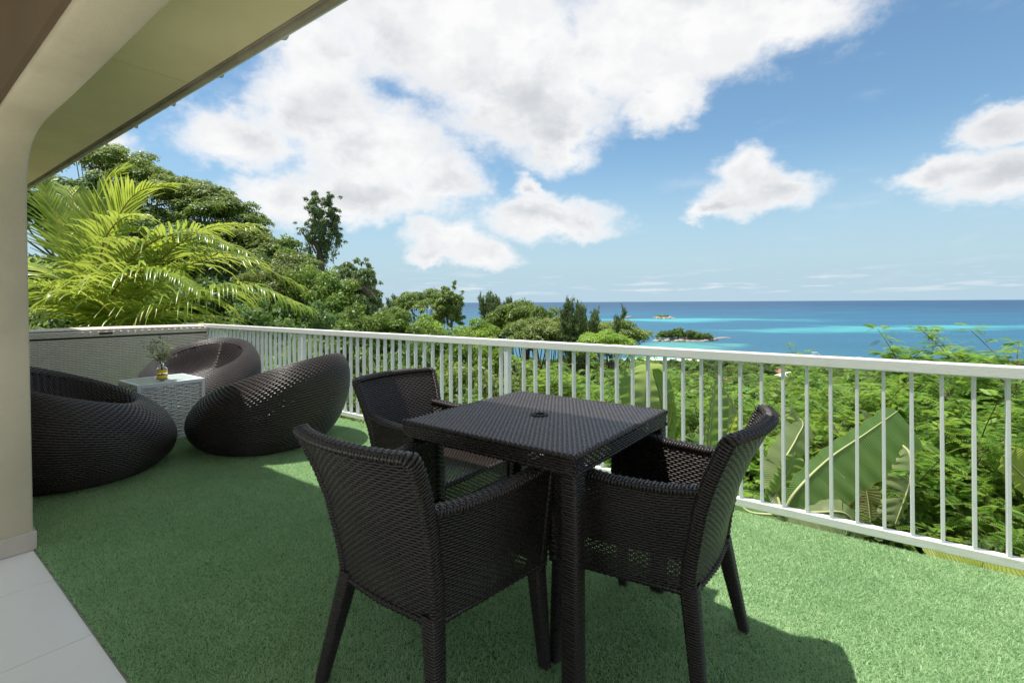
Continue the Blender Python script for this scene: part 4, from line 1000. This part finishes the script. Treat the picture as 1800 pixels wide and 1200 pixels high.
shr = [ # x, y_top, Y, kind, scale, label
 (1785, 572, 5.4, 2, .95, 'tallest feathery shrub at the right edge, its twigs crossing the sea'),
 (1690, 592, 6.2, 0, .95, 'feathery shrub with a twig raised above the sea, second from the right edge'),
 (1590, 612, 7.0, 3, .95, 'feathery shrub topping the rail left of the raised twigs'),
 (1725, 622, 4.9, 1, .85, 'feathery shrub close behind the rail at the right, low over the sea'),
 (1500, 640, 6.4, 0, .9, 'feathery shrub behind the rolled banana leaf'),
 (1395, 606, 9.0, 2, .9, 'feathery shrub with one sprig above the rail below the wooded islet'),
 (1440, 655, 7.4, 3, .9, 'feathery shrub between the rail and the far houses'),
 (1340, 655, 8.2, 1, 1., 'feathery shrub right of the upright banana leaf'),
 (1290, 675, 6.4, 2, .9, 'feathery shrub over the back of the right armchair'),
 (1225, 668, 7.8, 0, 1., 'feathery shrub between the two upright banana leaves'),
 (1150, 615, 11, 3, 1.1, 'feathery shrub just over the rail below the rock islets'),
 (1090, 612, 12, 1, 1.1, 'feathery shrub over the rail right of the twin casuarina'),
 (1180, 690, 5.6, 1, .85, 'feathery shrub behind the far corner of the table'),
 (1100, 640, 8.5, 2, 1., 'feathery shrub behind the table, left of the banana plant'),
 (1040, 640, 9.0, 0, 1., 'feathery shrub behind the middle of the table'),
 (975, 625, 11, 3, 1.1, 'feathery shrub behind the balusters at the far table corner'),
 (930, 635, 9.5, 1, 1., 'feathery shrub right of the railing post'),
 (1000, 690, 6.2, 2, .8, 'low feathery shrub behind the table top edge'),
 (1560, 700, 5.2, 1, .8, 'feathery shrub over the tip of the big banana leaf'),
 (1640, 680, 4.9, 0, .8, 'feathery shrub right of the big banana leaf'),
 (1790, 690, 4.3, 3, .75, 'feathery shrub beside the yellow edged leaf at the right edge'),
 (1700, 740, 4.4, 1, .7, 'low feathery shrub showing its crooked stems at the right'),
 (1430, 720, 5.4, 3, .8, 'feathery shrub behind the torn banana leaf'),
 (1340, 760, 5.0, 0, .75, 'low feathery shrub behind the right armchair back'),
 (1620, 800, 4.3, 2, .6, 'low dark feathery shrub at the foot of the hanging banana leaf'),
 (1500, 840, 4.8, 1, .6, 'lowest feathery shrub under the big banana leaf'),
 (1250, 770, 5.2, 3, .7, 'low feathery shrub behind the arm of the right chair'),
 (1760, 840, 4.0, 0, .6, 'low feathery shrub at the bottom right corner'),
 (1050, 740, 7.0, 1, .9, 'low feathery shrub under the table edge behind the rail'),
 (940, 720, 7.5, 0, .9, 'low feathery shrub behind the balusters left of the table'),
]
for a in shr: shrub(*a)
GB = 'low leafy bushes under the railing'
for i, (x, y, Y, k, lb) in enumerate([(700, 690, 9, 'broad0', 'low bush behind the balusters left of the rear chair back'), (600, 700, 9, 'broad3', 'low bush behind the balusters right of the lounger crest'), (830, 720, 8, 'broad1', 'low dark bush behind the rear chair seat'),
      (560, 640, 10.5, 'broad2', 'yellow green bush seen over the lounger crest'), (480, 615, 12, 'broad2', 'yellow green bush behind the balusters by the sunlit lounger'),
      (1680, 880, 3.9, 'broad1', 'dark ground bush under the right end of the rail'), (1500, 900, 4.2, 'broad5', 'dark ground bush below the bananas'), (1760, 930, 3.7, 'broad0', 'green ground bush at the lower right corner'), (1350, 860, 4.6, 'broad1', 'dark ground bush left of the bananas'), (1150, 800, 5.4, 'broad5', 'dark ground bush behind the table leg')]):
    tree(lb, 'bush', k, x, y, Y, 1.0 if i < 5 else .75, 1.7 if i < 5 else 1.3, GB, name='bush')

# undergrowth and distant wood: what nobody could count
def scatter(o, pts, scl, src, seed):
    me = mesh_np(o, pts, np.zeros((0, 4), int)) if False else bpy.data.meshes.new(o)
    me.from_pydata([tuple(p_) for p_ in pts], [], []); a = me.attributes.new('sc', 'FLOAT', 'POINT'); a.data.foreach_set('value', np.asarray(scl, np.float32))
    ob_ = bpy.data.objects.new(o, me); col.objects.link(ob_)
    ng = bpy.data.node_groups.new(o + '_nodes', 'GeometryNodeTree'); ng.interface.new_socket('Geometry', in_out='INPUT', socket_type='NodeSocketGeometry'); ng.interface.new_socket('Geometry', in_out='OUTPUT', socket_type='NodeSocketGeometry')
    N, L = ng.nodes, ng.links; gi, go = N.new('NodeGroupInput'), N.new('NodeGroupOutput'); ip = N.new('GeometryNodeInstanceOnPoints'); L.new(gi.outputs[0], ip.inputs['Points'])
    jn = N.new('GeometryNodeGeometryToInstance')
    for s_ in src:
        oi = N.new('GeometryNodeObjectInfo'); oi.inputs['Object'].default_value = s_; oi.inputs['As Instance'].default_value = True; oi.transform_space = 'ORIGINAL'
        tr = N.new('GeometryNodeTransform'); L.new(oi.outputs['Geometry'], tr.inputs[0]); L.new(oi.outputs['Geometry'], jn.inputs[0])
    L.new(jn.outputs[0], ip.inputs['Instance']); ip.inputs['Pick Instance'].default_value = True
    na = N.new('GeometryNodeInputNamedAttribute'); na.data_type = 'FLOAT'; na.inputs['Name'].default_value = 'sc'
    rv = N.new('FunctionNodeRandomValue'); rv.data_type = 'FLOAT_VECTOR'; rv.inputs[0].default_value = (-.1, -.1, 0); rv.inputs[1].default_value = (.1, .1, 6.28); rv.inputs['Seed'].default_value = seed
    ri = N.new('FunctionNodeRandomValue'); ri.data_type = 'INT'; ri.inputs[4].default_value = 0; ri.inputs[5].default_value = len(src) - 1; ri.inputs['Seed'].default_value = seed + 1
    L.new(na.outputs[0], ip.inputs['Scale']); L.new(rv.outputs[0], ip.inputs['Rotation']); L.new(ri.outputs[2], ip.inputs['Instance Index']); L.new(ip.outputs[0], go.inputs[0])
    md = ob_.modifiers.new('scatter', 'NODES'); md.node_group = ng; return ob_
by_key = {}
for o in bpy.data.objects:
    if o.name.startswith('crown') and o.data in [CR[k][0] for k in CR]:
        k = [k for k in CR if CR[k][0] is o.data][0]; by_key.setdefault(k, o)
r = np.random.default_rng(77); pts, sc = [], []
while len(pts) < 2600:
    Y = r.uniform(48, 585) if r.random() < .75 else r.uniform(48, 200); t_ = r.uniform(-.62, 1.15); X = t_ * Y
    z = float(ground_z(X, Y)); lim = 560 + .05 * X + (max(0, 100 - X)) * .55
    if Y > lim - 20 or z < SEA + 2: continue
    if z + 7 > px(900, 534, Y)[2] and t_ > -.25: continue
    s_ = r.uniform(3.0, 6.0) * (.75 if Y < 120 else 1.); pts.append((X, Y, max(z, SEA + 2) + s_ * .55)); sc.append(s_)
dw = scatter('distant_wood', pts, sc, [by_key[k] for k in ('broad0', 'broad4', 'broad3', 'broad5', 'broad1')], 3); tag(dw, 'mixed green wood covering the lower slope down to the beach', 'wood', kind='stuff')
pts, sc = [], []
while len(pts) < 2000:
    Y = r.uniform(6, 58); t_ = r.uniform(-1.1, 1.2); X = t_ * Y; z = float(ground_z(X, Y))
    if Y < 8.5 and X < -4: continue
    s_ = r.uniform(.7, 1.5) * (1 + Y / 40); pts.append((X, Y, z + s_ * .25)); sc.append(s_)
ug = scatter('undergrowth', pts, sc, [by_key[k] for k in ('broad0', 'broad1', 'broad5', 'broad3')], 9); tag(ug, 'dense green undergrowth covering the hillside below the terrace', 'undergrowth', kind='stuff')

# ================================================================== coconut palm
FWD = [.7, 1.5]
def palm_frond(P, nl, L0, droop, r, wleaf=.030, fold=.5, tipL=.35):
    path = resample(catmull(P, 60), n=nl + 8); T = unit(np.gradient(path, axis=0)); up = np.array([0, 0, 1.])
    S = unit(np.cross(T, up)); Nn = np.cross(S, T); s = np.linspace(0, 1, len(path))
    C_, parts = [], []
    for i in range(6, len(path)):
        u_ = s[i]; Ln = L0 * (math.sin(min(1, u_ * 1.15 + .12) * math.pi) ** .55 * (1 - tipL) + tipL) * r.uniform(.88, 1.08) * (1 if u_ < .93 else .75)
        for sg in (-1, 1):
            fw = FWD[0] + (FWD[1] - FWD[0]) * u_
            d0 = unit(S[i] * sg + T[i] * fw + Nn[i] * (.32 + r.normal(0, .20)))
            seg = 4; p_ = path[i].copy(); d_ = d0.copy(); ln = Ln / seg; cs = [p_.copy()]
            for q in range(seg):
                d_ = unit(d_ + np.array([0, 0, -1.]) * droop * (.35 + .5 * q) * .5 + r.normal(0, .015, 3)); p_ = p_ + d_ * ln; cs.append(p_.copy())
            cs = np.array(cs); wv = unit(np.cross(np.gradient(cs, axis=0), Nn[i] + r.normal(0, .15, 3))) * (wleaf * np.array([.55, 1, .9, .6, .06]))[:, None] * .5
            nn2 = unit(np.cross(wv, np.gradient(cs, axis=0))); V = np.stack([cs + wv + nn2 * wleaf * .18, cs, cs - wv + nn2 * wleaf * .18], 1).reshape(-1, 3)
            Fq = []
            for q in range(seg):
                a = q * 3; Fq += [(a, a + 1, a + 4, a + 3), (a + 1, a + 2, a + 5, a + 4)]
            parts.append((V, np.array(Fq)))
    return merge(parts), tube(path, np.linspace(.026, .005, len(path)), 6)
PY = 8.9; pc = px(178, 590, PY)
PM = thing('coconut_palm', 'young coconut palm with long arching bright green fronds behind the storage box', 'palm', (pc[0], pc[1], float(ground_z(pc[0], pc[1]))))
o_ = np.array(PM.location); r = np.random.default_rng(12)
def fr(pts_, L0, droop, nl=50, wl=.044, fwd=(.7, 1.4)):
    FWD[:] = fwd
    P = [pc] + [px(*q) for q in pts_]
    (lv, rib) = palm_frond(np.array(P) - o_, nl, L0 * 1.3, droop, r, wl * 1.2)
    f = ob('frond', mesh_np('frond', *lv), M['palm'], PM); ob('rachis', mesh_np('rachis', *rib, smooth=True), M['palm_rib'], f)
fr([(200, 500, 8.6), (250, 437, 8.3), (330, 408, 8.0), (425, 440, 7.8)], .85, .5)
fr([(182, 490, 8.9), (200, 400, 8.9), (240, 340, 8.8), (300, 325, 8.7)], .85, .20, fwd=(1.2, 2.2))
fr([(160, 500, 8.9), (115, 420, 9.2), (85, 350, 9.3), (66, 300, 9.4)], .85, .16, fwd=(1.2, 2.2))
fr([(172, 490, 9.0), (165, 400, 9.3), (180, 330, 9.5), (215, 300, 9.6)], .80, .12, fwd=(1.4, 2.4))
fr([(250, 560, 8.2), (340, 520, 7.9), (430, 500, 7.7), (540, 540, 7.6)], .85, .75, 62, .038, fwd=(.5, 1.3))
fr([(230, 540, 9.0), (320, 470, 9.4), (420, 455, 9.6), (520, 500, 9.8)], .9, .5)
fr([(140, 540, 8.4), (95, 510, 8.0), (60, 505, 7.8), (20, 540, 7.6)], .75, .5)
fr([(200, 565, 8.2), (170, 530, 7.8), (110, 515, 7.5), (60, 540, 7.3)], .7, .55)
fr([(150, 520, 9.3), (60, 470, 9.8), (0, 460, 10), (-60, 500, 10)], .85, .45)
fr([(160, 480, 9.2), (140, 380, 9.8), (110, 330, 10.2), (60, 320, 10.5)], .8, .2, fwd=(1.2, 2.))
fr([(240, 560, 9.0), (330, 560, 9.2), (420, 580, 9.4), (500, 640, 9.6)], .85, .5)
fr([(175, 470, 8.7), (190, 410, 8.5), (225, 380, 8.3), (265, 385, 8.1)], .6, .35, 32)
fr([(230, 520, 8.9), (300, 440, 8.8), (370, 400, 8.8), (450, 395, 8.8)], .85, .45)
fr([(190, 530, 8.4), (230, 480, 7.9), (290, 475, 7.6), (350, 510, 7.3)], .75, .6)
tk = catmull([(0, 0, 0), (.15, 0, (pc[2] - o_[2]) * .5), tuple(pc - o_)], 16); ob('trunk', mesh_np('trunk', *tube(tk, np.linspace(.19, .11, 16), 10), smooth=True), M['bark'], PM)

# ================================================================== banana plants
def banana_leaf(P, wl, wr_, dl, dr_, r, tears=6, droop=.1, curl=.0, split=.5, tipf=.5, basef=.12):
    """P midrib points; wl/wr half widths; dl/dr directions of either half (3-vectors)"""
    path = resample(catmull(P, 60), n=61); n = 61; s = np.linspace(0, 1, n); V, Fq, U = [], [], []
    prof_ = np.clip((s / basef), 0, 1) ** .6 * np.clip((1 - s) / (tipf * .35), 0, 1) ** .5
    T = unit(np.gradient(path, axis=0)); k = 8
    for hw_, d_ in ((wl, dl), (wr_, dr_)):
        if hw_ <= 0: continue
        d_ = unit(np.array(d_, float)); cuts = sorted(r.choice(np.arange(6, n - 4), tears, replace=False)) if tears else []
        seg = np.zeros(n, int)
        for c in cuts: seg[c:] += 1
        off = r.normal(0, .10, tears + 1)
        base = len(V); vid = {}
        def row(i, sg_):
            if (i, sg_) in vid: return vid[(i, sg_)]
            dd = unit(d_ - T[i] * (d_ @ T[i]) + np.array([0, 0, -1]) * off[sg_] * .8 + T[i] * (off[sg_] * .9 * (1 if tears else 0)) + T[i] * .22)
            ids = []
            for q in range(k + 1):
                f_ = q / k; w_ = hw_ * prof_[i] * f_
                p_ = path[i] + dd * w_ + np.array([0, 0, -1]) * (droop * f_ ** 2 * hw_) + np.array([0, -1, 0]) * .012 * math.sin(i * .9) * f_
                V.append(p_); U.append((s[i] * 1.6, f_)); ids.append(len(V) - 1)
            vid[(i, sg_)] = ids; return ids
        for i in range(n - 1):
            a, b_ = row(i, seg[i]), row(i + 1, seg[i])
            for q in range(k): Fq.append((a[q], a[q + 1], b_[q + 1], b_[q]))
    return mesh_np('leaf', V, Fq, True, U), mesh_np('midrib', *tube(path, np.linspace(.013, .003, n), 6), smooth=True)
def banana_plant(label, base, leaves, h_stem, seed):
    r = np.random.default_rng(seed); b_ = np.array(base, float); b_[2] = min(float(ground_z(b_[0], b_[1])), b_[2] - .3)
    t = thing('banana_plant', label, 'banana plant', tuple(b_), 0, 'banana plants beyond the railing')
    top = np.array(base, float) - b_
    ob('stem', mesh_np('stem', *tube(catmull([(0, 0, 0), (top[0] * .5, top[1] * .5, top[2] * .5), tuple(top)], 10), np.linspace(.085, .045, 10), 10), smooth=True), M['banana_pale'], t)
    for lf_ in leaves:
        P = [np.array(q if len(q) == 3 and q[0] < 40 and q[1] < 40 else px(*q)) - b_ for q in lf_['p']]
        P = [top] + P if lf_.get('joined', True) else P
        lm, mr = banana_leaf(np.array(P), lf_['w'][0], lf_['w'][1], lf_['d'][0], lf_['d'][1], r, lf_.get('t', 5), lf_.get('droop', .15), basef=lf_.get('b', .12), tipf=lf_.get('tip', .5))
        o = ob('leaf', lm, M[lf_.get('m', 'banana')], t); ob('midrib', mr, M['midrib'], o)
banana_plant('large banana plant with a broad rolled leaf rising right behind the rail', px(1375, 905, 3.9), [
  dict(p=[(1400, 862, 3.9), (1457, 806, 4.0), (1520, 763, 4.1), (1578, 722, 4.2)], w=(.08, .37), d=((-.5, .5, .6), (.55, -.15, -.8)), t=3, droop=.0, b=.2, tip=.16),
  dict(joined=False, p=[(1580, 778, 4.15), (1600, 800, 4.05), (1598, 850, 3.95), (1574, 920, 3.9)], w=(.17, .05), d=((-1, .2, 0), (1, .2, 0)), t=7, m='banana_pale', b=.5),
  dict(p=[(1450, 880, 4.1), (1490, 835, 4.2), (1520, 850, 4.2), (1535, 960, 4.1)], w=(.2, .2), d=((-1, .3, 0), (1, .3, 0)), t=8, m='banana_dry', b=.4),
  dict(p=[(1365, 840, 4.1), (1400, 770, 4.3), (1410, 740, 4.4), (1370, 715, 4.5)], w=(.15, .13), d=((-.3, .2, .3), (.7, 0, -.7)), t=12, m='banana_pale', b=.3),
  dict(p=[(1360, 880, 4.0), (1385, 830, 4.0), (1398, 795, 4.0)], w=(.10, .14), d=((-1, 0, .1), (1, .1, -.4)), t=3),
  dict(p=[(1440, 900, 3.8), (1490, 905, 3.8), (1515, 960, 3.8)], w=(.14, .16), d=((.3, .5, .4), (-.4, -.3, -.6)), t=6, m='banana_pale'),
  dict(p=[(1500, 800, 4.9), (1525, 750, 4.9), (1512, 718, 4.9)], w=(.02, .16), d=((-1, 0, 0), (1, .2, -.2)), t=1, m='banana_pale', joined=True, b=.4),
  dict(p=[(1320, 900, 4.0), (1290, 880, 4.1), (1250, 890, 4.1)], w=(.2, .2), d=((0, .5, .3), (0, -.6, -.3)), t=5)], 1, 51)
banana_plant('banana plant with an upright half shaded leaf, left of the right armchair', px(1262, 840, 4.7), [
  dict(p=[(1247, 790, 4.7), (1250, 730, 4.7), (1257, 666, 4.7)], w=(.04, .20), d=((-1, 0, 0), (1, .25, 0)), t=2, droop=0, tip=.9),
  dict(p=[(1285, 780, 4.9), (1290, 720, 4.9), (1272, 680, 4.9)], w=(.03, .20), d=((1, 0, 0), (-1, .2, 0)), t=4, m='banana_pale', tip=.9),
  dict(p=[(1275, 800, 4.6), (1282, 760, 4.5), (1293, 728, 4.4)], w=(.02, .07), d=((-1, 0, 0), (1, .2, 0)), t=0, m='banana_yellow', tip=.9),
  dict(p=[(1240, 800, 4.6), (1222, 780, 4.5), (1212, 760, 4.5)], w=(.1, .1), d=((-.5, .2, .6), (.6, 0, -.6)), t=3),
  dict(p=[(1235, 810, 4.9), (1238, 760, 5.0), (1240, 740, 5.0)], w=(.10, .10), d=((-1, 0, 0), (1, 0, 0)), t=2, m='banana_pale')], 1, 52)
banana_plant('banana plant with a rounded leaf tip just over the table corner', px(1150, 790, 5.4), [
  dict(p=[(1138, 740, 5.4), (1135, 690, 5.4), (1140, 650, 5.3), (1130, 636, 5.1)], w=(.16, .16), d=((-1, 0, -.1), (1, .1, -.1)), t=1, m='banana_pale', tip=.25),
  dict(p=[(1165, 740, 5.3), (1160, 690, 5.3), (1146, 645, 5.3)], w=(.02, .16), d=((-1, 0, 0), (1, .1, -.3)), t=1),
  dict(p=[(1118, 730, 5.6), (1105, 680, 5.6), (1098, 650, 5.6)], w=(.12, .10), d=((-1, 0, 0), (1, .1, 0)), t=2),
  dict(p=[(1170, 760, 5.2), (1180, 725, 5.2), (1173, 690, 5.2)], w=(.06, .04), d=((-1, 0, 0), (1, .1, 0)), t=0, m='banana_yellow')], 1, 53)
banana_plant('banana plant whose yellow edged leaf tip enters at the right edge', px(1860, 960, 3.2), [
  dict(p=[(1850, 900, 3.2), (1810, 850, 3.2), (1762, 800, 3.2)], w=(.08, .15), d=((-.3, 0, -.9), (.5, .1, .5)), t=0, m='banana_yellow', tip=.3),
  dict(p=[(1830, 1005, 2.75), (1720, 975, 2.85), (1615, 945, 2.95)], w=(.16, .12), d=((.1, -.9, -.4), (.1, .9, .2)), t=6, m='banana_yellow', b=.1, tip=.2)], 1, 54)

# ================================================================== islets, boats, shore houses
def rock(parent, x, y, z, s, seed, flat=.5): return blobmesh('boulder', (x, y, z), s, s * .8, s * flat, M['granite'], parent, seed, 2, .35, 1.1)
def sea_pt(x, y):
    for _ in range(1):
        dy_ = (-sr * 0) + (y - (HY - sr * (x - 900))); Y = (H - SEA) * F / dy_; return (x - 900) / F * Y, Y
def islet(name, label, x, y, wpx, hpx, green, seed, cat='islet'):
    X, Y = sea_pt(x, y); s_ = Y / F; r = np.random.default_rng(seed)
    t = thing(name, label, cat, (X, Y, SEA)); W = wpx * s_ / 2; Hh = hpx * s_
    blobmesh('rock_base', (0, W * .2, -Hh * .05), W * .97, W * .5, Hh * (.22 if green else .55), M['granite'], t, seed, 3, .25, 1.4)
    for q in range(16 if green else 22):
        a = r.uniform(0, 2 * np.pi); e = r.uniform(.8, 1.) if green else r.uniform(.2, 1.)
        rock(t, math.cos(a) * W * e, math.sin(a) * W * .5 * e + W * .15, Hh * (.05 if green else .35 * (1 - e * .7)), W * r.uniform(.05, .12), seed + q)
    return t, W, Hh, r
t, W, Hh, r = islet('wooded_islet', 'small islet covered in dark trees with granite boulders at both ends', 1205, 599, 112, 24, True, 61)
for q in range(26):
    a = r.uniform(-.88, .88); k = r.choice(['broad1', 'broad5', 'broad0', 'broad1', 'broad4']); hh = Hh * (1 - .40 * abs(a + .25)) * r.uniform(.8, 1.1)
    c = ob('tree_crown', CR[k][0], None, t, (a * W * .86, r.uniform(-.1, .5) * W * .4, hh * .42)); s = W * r.uniform(.14, .22); c.scale = (s, s, hh * .62); c.rotation_euler = (0, 0, r.uniform(0, 6))
    c.material_slots[0].link = 'OBJECT'; c.material_slots[0].material = M['leafB' if q % 4 else 'leafA']
t, W, Hh, r = islet('rock_islet', 'bare granite islet with a green top, far out beyond the wooded one', 1169, 560, 42, 9, False, 62)
blobmesh('scrub', (-W * .15, W * .25, Hh * .42), W * .5, W * .3, Hh * .35, M['leafB'], t, 5, 3, .5, 2)
islet('rock_islet', 'tiny low rock islet left of the green topped one', 1106, 558, 14, 5, False, 63)
islet('rock_islet', 'thin brown reef rocks right of the wooded islet', 1272, 594, 28, 3, False, 64)
def boat(label, x, y, L, cabin=True, rot=.2):
    X, Y = sea_pt(x, y); t = thing('motor_boat', label, 'boat', (X, Y, SEA), rot, 'boats at anchor')
    b = bmesh.new(); sec = []
    for u_, wd in ((-.5, .8), (-.2, 1.), (.2, .9), (.42, .45), (.5, .04)):
        sec.append([b.verts.new((u_ * L, s_ * wd * L * .15 * f_, z_)) for s_, f_, z_ in ((-1, 1, L * .13), (-1, .6, -.1), (1, .6, -.1), (1, 1, L * .13))])
    for i in range(4):
        for j in range(3): b.faces.new((sec[i][j], sec[i][j + 1], sec[i + 1][j + 1], sec[i + 1][j]))
        b.faces.new((sec[i][3], sec[i][0], sec[i + 1][0], sec[i + 1][3]))
    b.faces.new(sec[0]); ob('hull', bm_me('hull', b), M['boat'], t)
    if cabin:
        box('cabin', (-L * .18, -L * .09, L * .131), (L * .16, L * .09, L * .23), M['boat'], t, .05); box('canopy', (-L * .35, -L * .12, L * .27), (L * .2, L * .12, L * .29), M['boat'], t)
        for sx in (-.32, .17):
            for sy in (-.1, .1): box('post', (sx * L - .06, sy * L - .06, L * .13), (sx * L + .06, sy * L + .06, L * .269), M['boat'], t)
boat('white catamaran at anchor just above the rail', 1433, 624, 13, True, .1)
boat('low dark boat on the water right of the white catamaran', 1509, 630, 11, False, 0)
boat('tiny speeding boat far out left of the casuarinas', 912, 556, 14, False, 0)
def far_house(label, x, y, Y, w_, roofm, seed):
    P = px(x, y, Y); gz = float(ground_z(P[0], Y)); r = random.Random(seed)
    t = thing('shore_house', label, 'house', (P[0], Y, P[2] - 2.5), r.uniform(-.4, .4), 'houses near the beach'); d_ = w_ * .7; hh = 3.2
    box('wall', (-w_ / 2, -d_ / 2, -6), (w_ / 2, d_ / 2, hh), M['house_white'], t)
    b = bmesh.new(); v = [b.verts.new(q) for q in ((-w_ / 2 - .6, -d_ / 2 - .6, hh), (w_ / 2 + .6, -d_ / 2 - .6, hh), (w_ / 2 + .6, d_ / 2 + .6, hh), (-w_ / 2 - .6, d_ / 2 + .6, hh), (-w_ * .25, 0, hh + 2.4), (w_ * .25, 0, hh + 2.4))]
    for q in ((0, 1, 5, 4), (2, 3, 4, 5), (1, 2, 5), (3, 0, 4), (0, 3, 2, 1)): b.faces.new([v[i] for i in q])
    ob('roof', bm_me('roof', b), M[roofm], t)
    for i in range(4): box('window', (-w_ / 2 + w_ * (.14 + .22 * i), -d_ / 2 - .08, 1.), (-w_ / 2 + w_ * (.24 + .22 * i), -d_ / 2 - .01, 2.3), M['black'], t)
far_house('red roofed house by the beach, seen left between the balusters', 1368, 657, 300, 16, 'roof_red', 1)
far_house('white house by the beach with a pale roof', 1392, 662, 280, 14, 'house_white', 2)
far_house('red roofed house by the beach, right of the white one', 1452, 656, 320, 15, 'roof_red', 3)
far_house('brown roofed house low among the trees', 1285, 678, 210, 12, 'roof_red', 4)
# far headland on the left horizon
def headland():
    xs = np.linspace(-3400, -650, 60); V, Fq = [], []
    for i, x in enumerate(xs):
        e = min(1, (i / 8.)) * min(1, ((59 - i) / 14.) ** .8); hgt = 95 * e * (1 + .35 * math.sin(x * .006) + .15 * math.sin(x * .021)) * (1 if x < -1500 else .7)
        y0 = 5200 + (x + 650) * .3
        V += [(x, y0, SEA), (x, y0 + 260, SEA + hgt * .6 + 1), (x, y0 + 700, SEA + hgt + 1), (x, y0 + 1500, SEA)]
    for i in range(59):
        for j in range(3): Fq.append((i * 4 + j, i * 4 + 4 + j, i * 4 + 5 + j, i * 4 + 1 + j))
    return mesh_np('headland', V, Fq, True)
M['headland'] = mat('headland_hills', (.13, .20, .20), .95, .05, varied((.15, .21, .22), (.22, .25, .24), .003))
tag(ob('headland', headland(), M['headland']), kind='structure')
